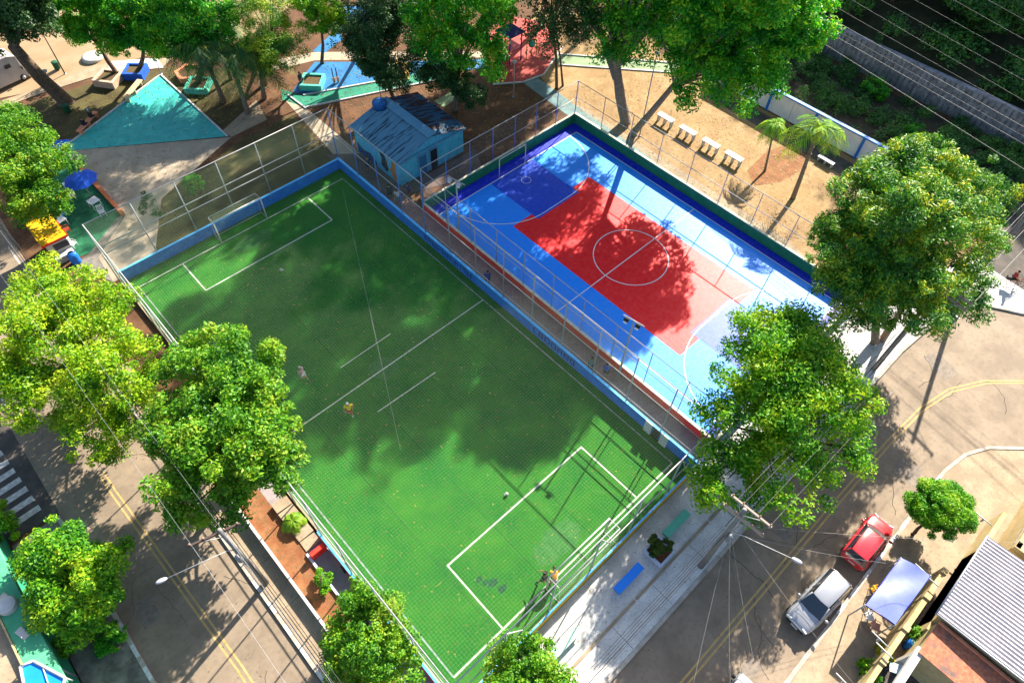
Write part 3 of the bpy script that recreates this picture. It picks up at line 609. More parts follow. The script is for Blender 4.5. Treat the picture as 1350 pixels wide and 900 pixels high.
# ================================================================== TREES
def rsph(rs, n_):
    v = rs.normal(size=(n_, 3)); return v/np.linalg.norm(v, axis=1)[:, None]
def crown(name, blobs, n_leaf, leaf, m_, parent, seed, clump=.9, up=.55, ratio=.5, fill=.25, droop=0., tight=False):
    rs = np.random.RandomState(seed); n_leaf = int(n_leaf*2.6)
    bl = np.array(blobs, float); wts = (bl[:, 3]*bl[:, 4]+bl[:, 4]*bl[:, 5]+bl[:, 3]*bl[:, 5])
    cc = []; cr_ = []
    for k, q in enumerate(bl):
        nc = max(6, int(wts[k]/clump**2*2.3))
        d = rsph(rs, nc); d[:, 2] = np.abs(d[:, 2])*np.where(rs.rand(nc) < .8, 1, -1)
        rr_ = .66+.42*rs.rand(nc)+.22*(rs.rand(nc) < .12)
        if tight: rr_ = .8+.08*rs.rand(nc)
        rr_[rs.rand(nc) < fill] *= .6
        cc.append(q[:3]+d*q[3:6]*rr_[:, None]); cr_.append(clump*(.35+.8*rs.rand(nc)**1.3))
    cc = np.concatenate(cc); cr_ = np.concatenate(cr_)
    pw = cr_**2; idx = rs.choice(len(cc), n_leaf, p=pw/pw.sum())
    d = rsph(rs, n_leaf); rad = rs.rand(n_leaf)**.45
    pos = cc[idx]+d*(cr_[idx]*rad)[:, None]*np.array([1, 1, .75])
    cen = bl[:, :3].mean(0)
    out = pos-cc[idx]; out /= np.linalg.norm(out, axis=1)[:, None]+1e-6
    nrm = out*.5+rsph(rs, n_leaf)*.75; nrm[:, 2] += up; nrm /= np.linalg.norm(nrm, axis=1)[:, None]
    t = rsph(rs, n_leaf); t[:, 2] -= droop; t -= nrm*(t*nrm).sum(1)[:, None]; t /= np.linalg.norm(t, axis=1)[:, None]+1e-9
    bt = np.cross(nrm, t); L = (leaf*.74*(.6+.8*rs.rand(n_leaf)))[:, None]; Wd = L*ratio
    pos = pos-np.array(parent.matrix_basis.translation)
    V = np.stack([pos-t*L/2, pos-bt*Wd/2+t*L*.05+nrm*L*.06, pos+t*L/2, pos+bt*Wd/2+t*L*.05+nrm*L*.06], 1).reshape(-1, 3)
    me = bpy.data.meshes.new(name); me.vertices.add(len(V)); me.vertices.foreach_set('co', V.ravel())
    me.loops.add(len(V)); me.loops.foreach_set('vertex_index', np.arange(len(V), dtype=np.int32))
    me.polygons.add(n_leaf); me.polygons.foreach_set('loop_start', np.arange(0, len(V), 4, dtype=np.int32)); me.polygons.foreach_set('loop_total', np.full(n_leaf, 4, np.int32))
    me.update(); me.materials.append(m_); o = bpy.data.objects.new(name, me); C.objects.link(o); o.parent = parent
    return o, cc
def limbs(b, base, top, blobs, r, rs, n_=10):
    base = Vector(base); top = Vector(top); mid = (base+top)/2+Vector((rs.uniform(-.15, .15), rs.uniform(-.15, .15), 0))
    b.tube([base-Vector((0, 0, .05)), base+Vector((0, 0, .25)), mid, top], [r*1.5, r*1.1, r*.9, r*.7], 10)
    for q in blobs:
        c = Vector(q[:3])
        for k in range(max(3, n_//len(blobs))):
            e = c+Vector((rs.uniform(-.6, .6)*q[3], rs.uniform(-.6, .6)*q[4], rs.uniform(-.3, .6)*q[5]))
            m1 = top.lerp(e, .45)+Vector((rs.uniform(-.3, .3), rs.uniform(-.3, .3), .15))
            b.tube([top-Vector((0, 0, .2)), m1, e], [r*.45, r*.28, r*.08], 6, cap=False)
LM_Y = leafmat('leaves_yellow_green', [(0.05, 0.19, 0.006), (0.17, 0.38, 0.008), (0.34, 0.52, 0.012), (0.52, 0.58, 0.04)])
LM_G = leafmat('leaves_bright_green', [(0.02, 0.15, 0.010), (0.08, 0.30, 0.010), (0.20, 0.45, 0.012), (0.42, 0.52, 0.02)])
LM_O = leafmat('leaves_olive_green', [(0.025, 0.13, 0.010), (0.08, 0.28, 0.012), (0.17, 0.38, 0.018), (0.32, 0.42, 0.03)])
LM_T = leafmat('leaves_park_green', [(0.008, 0.13, 0.02), (0.03, 0.30, 0.02), (0.10, 0.48, 0.02), (0.38, 0.60, 0.02)])
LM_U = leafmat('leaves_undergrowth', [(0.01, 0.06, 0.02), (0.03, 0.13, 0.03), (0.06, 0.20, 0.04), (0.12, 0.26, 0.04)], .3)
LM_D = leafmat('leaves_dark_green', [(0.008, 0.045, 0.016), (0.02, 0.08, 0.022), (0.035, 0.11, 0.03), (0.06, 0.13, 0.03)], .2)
LM_B = leafmat('leaves_bamboo_green', [(0.012, 0.09, 0.02), (0.045, 0.22, 0.02), (0.16, 0.36, 0.02), (0.52, 0.50, 0.02)], .3)
LM_V = leafmat('leaves_vivid_bush', [(0.03, 0.20, 0.008), (0.09, 0.34, 0.01), (0.22, 0.48, 0.01), (0.45, 0.52, 0.02)])
def pb(px, py, z, r, rz=None):
    g = G(px, py, z); return (g.x, g.y, z, r, r, rz if rz else r*.8)
def tree(name, label, base, blobs, n_leaf, leaf, m_, seed, r=.2, bark=BARK, clump=.9, group=None, top=None, fork=None, **kw):
    base = Vector(base); t = thing(name, label, kw.pop('cat', 'tree'), base, 0, group); rs = random.Random(seed)
    if top is None:
        cen = sum((Vector(q[:3]) for q in blobs), Vector())/len(blobs); lowz = min(q[2]-q[5] for q in blobs)
        top = base.lerp(cen, .6); top.z = max(lowz*.9+.3, 1.2)
    b = MB(); limbs(b, base, top, blobs, r, rs)
    if fork:
        for f in fork: b.tube([Vector(p) for p in f], [r*.9]+[r*.6]*(len(f)-1), 8)
    b.build('trunk', bark, t)
    crown('crown', blobs, n_leaf, leaf, m_, t, seed, clump, **kw)
    return t
tree('street_tree', 'bright yellow green tree at the left edge over the zebra crossing', (-4.3, 27.2, .1), [pb(60, 460, 4.8, 3.3), pb(120, 420, 5.2, 3.0), pb(150, 500, 4.8, 2.9), pb(70, 520, 4.2, 2.4), pb(130, 570, 3.6, 1.9), pb(60, 375, 4.8, 1.9)], 26000, .27, LM_Y, 11, .24)
tree('street_tree', 'large olive green tree overhanging the left touchline of the pitch', (-3.0, 17.2, .1), [pb(290, 510, 6.2, 3.3), pb(310, 590, 5.8, 3.6), pb(250, 565, 5.6, 2.4), pb(355, 600, 5.4, 2.2), pb(270, 640, 4.6, 2.5)], 24000, .30, LM_O, 12, .26, clump=.8)
tree('street_tree', 'bushy green tree beside the green roof at lower left', (-12.7, 15.6, .1), [pb(85, 745, 3.4, 2.1), pb(118, 768, 3.3, 1.9), pb(118, 812, 2.9, 1.6), pb(62, 748, 3.4, 1.3), pb(148, 745, 3.0, 1.1), pb(95, 790, 3.1, 1.5)], 18000, .24, LM_G, 13, .2)
tree('street_tree', 'compact dense tree over the low blue wall at lower centre', (-2.6, 3.6, .1), [pb(485, 820, 3.6, 1.75), pb(500, 865, 3.4, 1.9), pb(465, 870, 3.0, 1.6), pb(478, 795, 3.2, 1.1)], 12000, .23, LM_O, 14, .14, clump=.6)
tree('street_tree', 'small yellowish tree at the bottom edge in front of the pitch corner', (2.6, -3.2, .1), [pb(690, 885, 3.6, 1.7), pb(675, 905, 3.2, 1.5), pb(712, 905, 3.2, 1.5)], 9000, .22, LM_O, 15, .13, clump=.55)
tree('street_tree', 'big glossy green tree between the blue court and the street', (21.6, -3.6, .1), [pb(1020, 500, 7.6, 2.9), pb(1070, 540, 7.6, 2.9), pb(990, 560, 6.4, 2.7), pb(955, 625, 5.0, 2.1), pb(1040, 620, 5.8, 2.7), pb(1000, 435, 7.4, 1.9), pb(1065, 445, 7.4, 1.8), pb(1030, 440, 7.6, 1.9), pb(1030, 480, 7.8, 2.2), pb(990, 490, 7, 2.2), pb(1060, 492, 7.9, 2.3), pb(1040, 468, 7.6, 2.2), pb(1085, 500, 7.0, 1.8), pb(925, 640, 4.6, 1.2), pb(1120, 560, 6.0, 1.3), pb(1145, 525, 6.0, .8), pb(1130, 600, 5.6, .8)], 30000, .27, LM_G, 16, .28)
tree('bamboo_like_tree', 'very tall dark feathery tree at the right corner of the court', (36.6, -3.95, .1), [pb(1200, 270, 11.5, 3.4, 3.6), pb(1130, 330, 10, 3.0, 3.2), pb(1238, 330, 8.6, 3.1, 3.2), pb(1180, 370, 9, 3.4, 3.0), pb(1120, 395, 7, 2.1), pb(1280, 272, 8.4, 2.4, 2.5), pb(1215, 218, 13, 1.9), pb(1150, 260, 12, 2.2), pb(1262, 385, 6.0, 2.0), pb(1212, 400, 6.5, 2.2), pb(1200, 290, 13.5, 2.6), pb(1105, 345, 9, 1.8)], 50000, .34, LM_B, 17, .3, BARKL, clump=.85, ratio=.3, fork=[[(37.3, -4.2, .1), (37.5, -4.0, 3), (37.6, -3.0, 6)]], droop=.3)
tree('round_street_tree', 'small round clipped tree on the opposite pavement near the red car', (25.3, -12.85, .1), [pb(1240, 672, 2.5, 1.95, 1.3), pb(1240, 672, 3.0, 1.1, .8)], 24000, .15, LM_V, 18, .1, clump=.46, tight=True)
tree('street_tree', 'yellow green tree at the left edge above the yellow kiosk', (-3.9, 48.5, .1), [pb(10, 195, 6.2, 3.0), pb(50, 215, 5.8, 2.8), pb(20, 255, 5.2, 2.8), pb(60, 262, 4.6, 1.8), pb(-20, 180, 6, 3)], 19000, .27, LM_O, 19, .25)
# park trees at the top
tree('park_tree', 'huge bright green leaning tree shading the court from the top right', (41.8, 23.6, 0), [pb(960, 25, 12.5, 4.2, 4.4), pb(1015, 45, 11.5, 3.6, 3.6), pb(930, 85, 9.5, 3.2, 3), pb(985, 105, 8.5, 2.4, 2), pb(1040, 20, 13, 3, 3), pb(900, 30, 12.5, 3, 3), pb(970, -40, 15, 3.6, 3.5), (43, 17.2, 17.3, 4.0, 4.0, 3.6), (43.2, 15.8, 16.9, 3.4, 3.4, 2.8), (45.5, 17.5, 19, 3.0, 3.0, 3)], 42000, .36, LM_T, 20, .3, BARKL, clump=1.1, top=(41.9, 20.6, 6.8))
tree('park_tree', 'thick straight trunked tree behind the green court wall', (42.6, 25.2, 0), [pb(830, 45, 10.5, 2.8), pb(860, 20, 12, 3), pb(800, 10, 11.5, 2.8), pb(820, 75, 8.5, 1.6), pb(870, -40, 14, 3.4), (41, 23, 18.5, 4.2, 4.2, 4), (39.8, 22.2, 18.3, 3.8, 3.8, 3.0), (42, 26, 21, 4, 4, 3.4), (40.5, 27, 18, 3.8, 3.8, 3.4), (37.5, 24.5, 17.5, 3.4, 3.4, 2.8), (40.0, 30.2, 17.6, 2.6, 2.6, 2.2), (46, 29.5, 11.5, 3.4, 3.4, 2.6), (49, 31, 13, 3.6, 3.6, 3), (44.5, 27.5, 13, 3, 3, 2.4), (50, 27.5, 11.5, 3.4, 3.4, 2.4), (47.5, 24.8, 11, 2.8, 2.8, 2.2), (53.5, 27.5, 14, 3.2, 3.2, 2.4)], 32000, .33, LM_T, 21, .5, BARKL, clump=1.0, top=(40.6, 25.9, 6.5), fork=[[(40.9, 25.8, 5.2), (41.5, 28.4, 7.4), (41, 30.2, 9.5)]])
tree('park_tree', 'dark slender two stemmed tree by the red play floor', (41.6, 33.4, 0), [pb(745, 20, 11, 2.7), pb(720, 45, 9, 2.0), pb(770, 40, 9.5, 1.8), pb(725, -10, 12, 3), pb(785, -10, 12, 2.6), pb(750, -60, 14.5, 3.4), (36.5, 28.5, 20.5, 4.2, 4.2, 3.4), (41, 31, 18.5, 4.4, 4.4, 4), (37, 33, 18.5, 3.6, 3.6, 3)], 19000, .3, LM_D, 22, .14, clump=.8, top=(40.4, 33.5, 7), fork=[[(42.4, 33.3, 0), (41.9, 33.5, 3), (40.8, 33.6, 7)]])
tree('park_tree', 'bright crowned green tree above the blue house roof', (31.8, 37.3, 0), [pb(620, 25, 10.5, 3.2), pb(570, 20, 10, 2.6), pb(640, 75, 7.5, 2.2), pb(590, 60, 8.5, 2.3), pb(650, 20, 10.5, 2.2), pb(610, -40, 13.5, 3.6), pb(560, -20, 12, 2.8), (31, 33.5, 17, 3.8, 3.8, 3), (33.5, 37, 19.5, 4, 4, 3.6)], 28000, .32, LM_T, 23, .22, BARKL, clump=.9)
tree('park_tree', 'very dark dense tree left of the blue house', (28.6, 42.6, 0), [pb(500, 60, 6.5, 2.4, 2.4), pb(520, 95, 4.2, 1.9), pb(495, 95, 4.6, 1.7), pb(500, 25, 8.5, 2.6), pb(475, 60, 6, 1.5)], 17000, .26, LM_D, 24, .22, clump=.8)
tree('park_tree', 'dark tree with a lit top between the two bright park crowns', (33.2, 38.2, 0), [pb(600, 100, 4.5, 1.6), pb(580, 100, 5.0, 1.5), pb(620, 125, 3.6, 1.2), pb(560, 70, 6.5, 1.5)], 9000, .26, LM_D, 25, .16, clump=.7)
tree('park_tree', 'light green tree crown at the top edge behind the palms', (26.8, 52, 0), [pb(430, 15, 6.5, 1.8), pb(440, 30, 6, 1.4), pb(410, 5, 6.8, 1.4)], 7000, .28, LM_V, 26, .16, clump=.7)
tree('park_tree', 'dark tree at the top edge over the blue path', (32, 52, 0), [pb(480, 5, 8, 2.6), pb(530, 10, 8, 2.4), pb(460, 45, 6, 1.5), pb(550, 45, 6.5, 1.5), (34, 49.5, 16, 4, 4, 3), (37.5, 46, 16.5, 4, 4, 3), (30, 46, 16, 3.2, 3.2, 3), (40, 50, 17, 4, 4, 3), (28, 52, 15.5, 4, 4, 3)], 18000, .28, LM_D, 27, .2, clump=.9)
tree('park_tree', 'big dark tree behind the red play floor at the top edge', (48.5, 42.5, 0), [(46, 41, 12.5, 3.8, 3.8, 3), (43, 40.5, 14.5, 3.6, 3.6, 3), (49.5, 43, 11, 3.4, 3.4, 3), (52, 40, 13.5, 3.6, 3.6, 3)], 14000, .4, LM_T, 93, .3, clump=1.1)
tree('park_tree', 'big tree beyond the pale green footpath hidden by the bright crown', (57, 40, 0), [(56.5, 39, 13, 4.2, 4.2, 3.4), (54, 37, 14.5, 3.6, 3.6, 3), (58, 42, 11, 3.6, 3.6, 3)], 12000, .4, LM_T, 94, .3, clump=1.1)
tree('park_tree', 'leafy tree growing from the beige square planter', (10.6, 62.9, .3), [pb(95, 15, 6.2, 2.8), pb(125, 40, 5.2, 2.1), pb(75, 25, 6, 2.2), pb(140, 10, 6.4, 2.4)], 15000, .3, LM_T, 28, .22, clump=.9)
tree('park_tree', 'leafy tree growing from the bright blue planter', (12.7, 62.2, .3), [pb(180, 20, 6.2, 2.5), pb(165, 52, 4.6, 1.7), pb(200, 50, 4.8, 1.9), pb(215, 15, 6.4, 2.0)], 14000, .3, LM_T, 29, .2, clump=.9)
tree('park_tree', 'dark trunked tree growing from the mint green planter', (15.9, 56.6, .3), [pb(250, 30, 6.5, 2.4), pb(285, 25, 6.5, 2.2), pb(225, 60, 5, 2.0), pb(260, 70, 4.5, 1.7), pb(290, 60, 5, 1.5), pb(240, -10, 8, 2.4), (21, 56, 15, 4, 4, 3)], 20000, .3, LM_T, 30, .3, clump=.9)
tree('park_tree', 'old tree with a massive dark leaning trunk at top left', (5.2, 62.2, 0), [pb(20, 5, 9.5, 3.0), pb(50, 20, 8.2, 1.8), pb(-10, 25, 8.5, 2.4), pb(40, -20, 10.5, 3)], 12000, .32, LM_D, 31, .62, clump=1.0, top=(3.6, 60.5, 7.0))
tree('park_tree', 'dark feathery tree behind the palms at the top edge', (22.5, 56.5, 0), [pb(350, 20, 6.5, 2.2), pb(385, 45, 5.2, 1.9), pb(365, 75, 4.2, 1.8), pb(340, 60, 5, 1.8), (26, 54, 14, 3, 3, 3)], 16000, .26, LM_B, 32, .2, clump=.8, ratio=.3)
tree('sapling', 'thin sapling with sparse dull leaves on the beige plaza', (5.6, 41.5, 0), [pb(195, 262, 1.9, .62), pb(205, 282, 1.5, .4), pb(188, 275, 1.6, .4)], 420, .2, LM_D, 33, .04, clump=.35)
tree('bush', 'bright green bush behind the far blue wall', (8.6, 42.3, 0), [pb(255, 243, .8, .8, .7)], 2600, .17, LM_T, 34, .06, clump=.3, cat='bush')
def shrub(label, px, py, r, h, m_, seed, n_=1500, leaf=.15, name='shrub', z0=0.05, cat='bush'):
    g = G(px, py, z0); return tree(name, label, g, [(g.x, g.y, z0+h*.6, r, r, h*.55)], n_, leaf, m_, seed, .04, clump=r*.38, cat=cat)
shrub('low round shrub on the far side pavement at lower left', 150, 842, .75, .8, LM_T, 41, 2200)
shrub('bushy shrub in the planting bed near the compact tree', 428, 770, .55, .7, LM_V, 42, 1500)
shrub('yellow flowering bush behind the cream garden wall', 1158, 863, .45, 1.0, leafmat('yellow_flowers', [(0.1, 0.2, 0.01), (0.4, 0.4, 0.02), (0.7, 0.5, 0.02)]), 44, 1200, .14)
shrub('dark garden bush in the yard beside the brick terrace', 1225, 870, .9, 1.3, LM_D, 45, 2500)
shrub('olive bush at the house corner in the yard', 1205, 845, .7, 1.2, LM_O, 46, 2000)
shrub('light green bush low at the street end of the garden wall', 1140, 885, .5, .9, LM_V, 47, 1200)
shrub('green shrub among the dark undergrowth by the retaining wall', 1150, 125, 1.3, 1.2, LM_T, 48, 2500, .22)
shrub('flat round green shrub below the retaining wall', 1205, 182, 1.3, .8, LM_T, 49, 2500, .2)
shrub('leafy bush beside the left edge of the green roof', 10, 700, 1.2, 1.8, LM_G, 50, 4000, .2, z0=.1)
shrub('grassy tuft plant at the foot of the green building', 85, 862, .6, 1.0, LM_V, 51, 1500, .3)

# palms
def palm(label, base, topz, lean, n_fr, L, m_, seed, r=.14, group=None, stem=BARKL, leafl=.42):
    base = Vector(base); t = thing('palm_tree', label, 'palm', base, 0, group); rs = random.Random(seed)
    top = base+Vector((lean[0], lean[1], topz))
    b = MB(); b.tube([base, base.lerp(top, .35)+Vector((0, 0, 0)), base.lerp(top, .7)+Vector((.05, .05, 0)), top], [r*1.3, r, r*.85, r*.8], 9)
    for k in range(10): 
        q = base.lerp(top, .1+.09*k); b.lathe(q, [(r*.95, 0), (r*1.12, .04), (r*.95, .08)], 9)
    b.build('trunk', stem, t)
    b = MB()
    for k in range(n_fr):
        a = 2*math.pi*k/n_fr+rs.uniform(-.25, .25); el = rs.uniform(.0, 1.3); l_ = L*rs.uniform(.75, 1.1)
        d = Vector((math.cos(a), math.sin(a), 0)); side = Vector((-d.y, d.x, 0)); P = []
        for i in range(12):
            s = i/11; P.append(top+d*l_*s*math.cos(el*.6)*(1-.12*s)+Vector((0, 0, l_*(math.sin(el)*s*.75-.85*s*s))))
        b.tube(P, [.03*(1-.8*i/11) for i in range(12)], 3, cap=False)
        for i in range(1, 12):
            for q in (-1, 1):
                for u in (0, .5):
                    p0 = P[i-1].lerp(P[i], u); s = (i-1+u)/11; ll = leafl*L/2*math.sin(math.pi*(.12+.8*s))+.1
                    dr = (P[i]-P[i-1]).normalized(); e = p0+side*q*ll*.8+dr*ll*.5+Vector((0, 0, -ll*rs.uniform(.15, .7)))
                    wd = dr*.045; b.add([p0-wd, p0+wd, e+wd*.3, e-wd*.3], [(0, 1, 2, 3)])
    b.build('crown', m_, t); return t
g = G(1045, 262); palm('slim palm standing on the sandy ground by the white bench', g, 6.2, (1.3, .9), 14, 3.5, leafmat('palm_green', [(0.08, 0.28, 0.02), (0.22, 0.48, 0.03), (0.50, 0.60, 0.05)]), 60, .17)
g = G(1008, 226); palm('smaller thin palm on the sandy ground left of the slim palm', g, 4.0, (1.0, 1.1), 9, 1.9, leafmat('palm_green', []), 61, .09)
DP = leafmat('palm_dark_green', [(0.008, 0.06, 0.03), (0.02, 0.11, 0.035), (0.06, 0.17, 0.03), (0.2, 0.22, 0.03)], .25)
palm('large feathery dark palm at the beige footpath corner', (17.0, 49.6, 0), 5.0, (.6, 1.8), 30, 4.6, DP, 62, .2)
palm('tall dark palm beside the turquoise plaza', (16.2, 52.6, 0), 5.6, (-.2, .3), 30, 4.6, DP, 63, .22)
palm('low leaning palm near the blue play floor', (19.3, 50.6, 0), 3.6, (.6, 0), 22, 3.8, DP, 64, .2)
palm('palm half hidden behind the other dark palms', (18.6, 55.5, 0), 5.2, (0, 0), 26, 4.2, DP, 65, .2)
palm('bushy palm leaning over the beige footpath', (20.6, 52.6, 0), 4.6, (.2, -.6), 26, 4.2, DP, 67, .2)
g = G(388, 690, .1); palm('tiny bright palm in the planting bed beside the concrete steps', g, .5, (0, 0), 16, .95, leafmat('palm_small', [(0.1, 0.25, 0.01), (0.2, 0.38, 0.02), (0.34, 0.42, 0.03)]), 66, .07, leafl=.5)

# ================================================================== CHANNEL, RETAINING WALL, WOOD
sheet('dark_ground_by_channel', [(55, -6), (66.6, -6), (66.6, 40), (56, 40)], 0.012, mat('dark_ground', (0.035, 0.03, 0.018), (0.075, 0.055, 0.035), 1, rough=.95, bump=.6, c3=(0.02, 0.05, 0.015), s3=2, f3=.9))  # dark brown ground, mottled with dark green
ww = thing('white_plaster_wall', 'long white plaster wall with blue coping and blue piers at the park edge', 'wall', (54.7, 12, 0))
b = MB(); b.box((54.7, 12, 1.05), (.14, 24, 2.1)); b.build('panel', LILAC, ww)
b = MB(); b.box((54.7, 12, 2.17), (.34, 24.2, .14)); b.build('coping', BLUEW, ww)
for y in (3.2, 8.0, 12.8, 17.6, 22.6):
    b = MB(); b.box((54.66, y, 1.05), (.34, .22, 2.1)); b.build('pier', BLUEW, ww)
b = MB()
for y in (5.6, 10.4, 15.2, 20.1): b.box((54.625, y, 1.05), (.012, .025, 2.1))
b.build('panel_joints', CONCD, ww)
rw = thing('retaining_wall', 'grey ribbed concrete retaining wall in front of the dark wood', 'wall', (67.4, 12, 0))
b = MB()
b.box((67.6, 12, 1.5), (.5, 60, 3.2)); b.build('panel', mat('old_grey_wall', (0.22, 0.21, 0.24), (0.34, 0.33, 0.36), 1.2, rough=.9, c3=(0.08, 0.08, 0.08), s3=3, f3=.6), rw)
b = MB()
for k in range(110): b.box((67.28, -17+k*.55, 1.5), (.16, .16, 3.1), .0)
b.build('ribs', mat('old_grey_ribs', (0.10, 0.10, 0.11), (0.24, 0.24, 0.26), 2, rough=.9), rw)
# the wooded bank beyond
def terrain(name, x0, x1, y0, y1, nx, ny, fn, m_):
    b = MB(); V = []
    for i in range(nx+1):
        for j in range(ny+1):
            x = x0+(x1-x0)*i/nx; y = y0+(y1-y0)*j/ny; V.append((x, y, fn(x, y)))
    b.add(V, [(i*(ny+1)+j, (i+1)*(ny+1)+j, (i+1)*(ny+1)+j+1, i*(ny+1)+j+1) for i in range(nx) for j in range(ny)], True)
    return tag(b.build(name, m_), kind='structure')
hill = lambda x, y: 2.4+max(0, x-68)*.30+.5*math.sin(x*.5)*math.sin(y*.35)
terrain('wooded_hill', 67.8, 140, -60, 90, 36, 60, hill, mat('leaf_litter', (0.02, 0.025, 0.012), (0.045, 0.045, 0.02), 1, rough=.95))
def mass(name, label, cat, pts, n_leaf, leaf, m_, seed, clump=1.2, up=.7):
    t = bpy.data.objects.new('tmp', None); t.location = (0, 0, 0)
    o, _ = crown(name, pts, n_leaf, leaf, m_, t, seed, clump, up=up); o.parent = None
    return tag(o, label, cat, kind='stuff')
r9 = random.Random(9); pts = []
for i in range(150):
    x = r9.uniform(68.5, 100); y = r9.uniform(-14, 44); pts.append((x, y, hill(x, y)+r9.uniform(.3, 1.6), r9.uniform(1.0, 2.4), r9.uniform(1.0, 2.4), r9.uniform(.8, 1.8)))
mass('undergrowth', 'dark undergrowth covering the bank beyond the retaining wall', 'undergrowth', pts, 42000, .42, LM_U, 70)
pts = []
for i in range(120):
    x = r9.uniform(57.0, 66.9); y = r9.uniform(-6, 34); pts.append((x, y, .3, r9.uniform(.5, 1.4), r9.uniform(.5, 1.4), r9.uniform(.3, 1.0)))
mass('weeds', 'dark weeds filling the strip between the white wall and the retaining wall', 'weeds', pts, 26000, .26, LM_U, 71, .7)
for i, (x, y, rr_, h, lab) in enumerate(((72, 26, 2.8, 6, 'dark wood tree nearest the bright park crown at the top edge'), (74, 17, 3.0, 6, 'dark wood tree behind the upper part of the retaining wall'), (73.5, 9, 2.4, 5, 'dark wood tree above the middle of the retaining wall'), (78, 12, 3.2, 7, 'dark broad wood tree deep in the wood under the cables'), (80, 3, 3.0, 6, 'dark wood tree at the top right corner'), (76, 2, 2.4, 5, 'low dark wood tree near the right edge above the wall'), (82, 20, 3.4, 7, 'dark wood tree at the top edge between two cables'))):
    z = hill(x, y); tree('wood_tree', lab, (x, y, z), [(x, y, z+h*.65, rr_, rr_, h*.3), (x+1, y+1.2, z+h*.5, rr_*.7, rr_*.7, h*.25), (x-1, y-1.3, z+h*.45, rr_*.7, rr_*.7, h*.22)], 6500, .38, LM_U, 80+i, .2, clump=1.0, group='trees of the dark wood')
# tall wood on the hill beyond the frame: throws the bank into shade
pts = []
for i in range(70):
    y = -50+i*1.9; x = r9.uniform(104, 116); pts.append((x, y, hill(x, y)+r9.uniform(6, 16), 4.5, 4.5, 7))
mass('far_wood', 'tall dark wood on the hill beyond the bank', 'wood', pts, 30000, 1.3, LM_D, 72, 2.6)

def litter(name, label, polys, n_, size, m_, seed, z=.05):
    rs = random.Random(seed); b = MB()
    for k_ in range(n_):
        x0, y0, x1, y1 = polys[rs.randrange(len(polys))]
        x, y = rs.uniform(x0, x1), rs.uniform(y0, y1); a = rs.uniform(0, 6.3); l_ = size*rs.uniform(.5, 1.3)
        dx, dy = math.cos(a)*l_, math.sin(a)*l_; b.poly([(x-dx, y-dy, z), (x+dy*.5, y-dx*.5, z+.01), (x+dx, y+dy, z+.02), (x-dy*.5, y+dx*.5, z+.005)])
    return tag(b.build(name, m_), label, 'leaf litter', kind='stuff')
LITM = leafmat('fallen_leaves', [(0.10, 0.05, 0.02), (0.25, 0.11, 0.04), (0.40, 0.22, 0.07), (0.30, 0.28, 0.06)])
litter('fallen_leaves', 'small reddish fallen leaves scattered over the green pitch', [(-.5, -.8, 18.6, 37.2)], 900, .055, LITM, 1, TZ+.01)
litter('fallen_leaves', 'brown fallen leaves scattered over the park ground', [(40, 0, 53, 33), (19, 40, 40, 52), (2, 42, 20, 62), (26, 30, 39, 42), (55, -4, 66, 30)], 5000, .09, LITM, 2, .05)
litter('dry_grass', 'tufts of dry grass and straw over the sandy park ground', [(40, -.5, 52, 32)], 9000, .06, leafmat('straw', [(0.12, 0.09, 0.03), (0.30, 0.20, 0.08), (0.42, 0.30, 0.14), (0.20, 0.20, 0.05)]), 4, .02)
litter('fallen_leaves', 'fallen leaves scattered along the streets and pavements', [(-12, -2, -4, 40), (4, -12, 44, -2), (19, 0, 21, 30)], 1500, .05, LITM, 3, .15)

# ================================================================== BENCHES, PLANTERS, PARK THINGS
def slab_bench(label, c, rz, L, W_, H, m_, group, name='bench', leg=None):
    t = thing(name, label, 'bench', (0, 0, 0), 0, group); t['_local'] = 1
    b = MB(); b.box((0, 0, H-.04), (L, W_, .08)); o = b.build('seat', m_, t, bevel=.01)
    for s in ((-.42, 0, .42) if L > 1.5 else (-.4, .4)):
        b = MB(); b.box((s*L, 0, (H-.08)/2), (.12, W_*.75, H-.08)); b.build('leg', leg or m_, t)
    t.location = c; t.rotation_euler = (0, 0, rz); return t
MINT = mat('mint_paint', (0.089, 0.370, 0.252), (0.118, 0.414, 0.296), 3, rough=.6)
BENB = mat('bench_blue_paint', (0.01, 0.20, 0.75), rough=.55); BEIGE = mat('beige_concrete', (0.45, 0.32, 0.18), (0.55, 0.42, 0.26), 3, rough=.8)
SALM = mat('salmon_paint', (0.60, 0.20, 0.10), (0.68, 0.27, 0.16), 3, rough=.7); MINTD = mat('planter_mint', (0.06, 0.42, 0.32), (0.10, 0.48, 0.36), 3, rough=.7)
BLUED = mat('planter_blue', (0.01, 0.07, 0.42), (0.01, 0.10, 0.5), 3, rough=.7); PINKB = mat('planter_pinkish_beige', (0.50, 0.32, 0.22), (0.58, 0.4, 0.3), 3, rough=.8)
gp = 'painted slab benches on the front pavement'
slab_bench('mint green slab bench under the big leafy tree on the front pavement', (15.1, -2.75, .13), 0, 2.15, .5, .45, MINT, gp)
slab_bench('bright blue slab bench in the middle of the front pavement', (10.55, -2.93, .13), 0, 2.15, .5, .45, BENB, gp)
slab_bench('pale mint slab bench half hidden by the small yellowish tree', (5.4, -2.85, .13), 0, 2.1, .5, .45, mat('pale_mint', (0.35, 0.62, 0.45), (0.5, 0.7, 0.55), 4, rough=.7), gp)
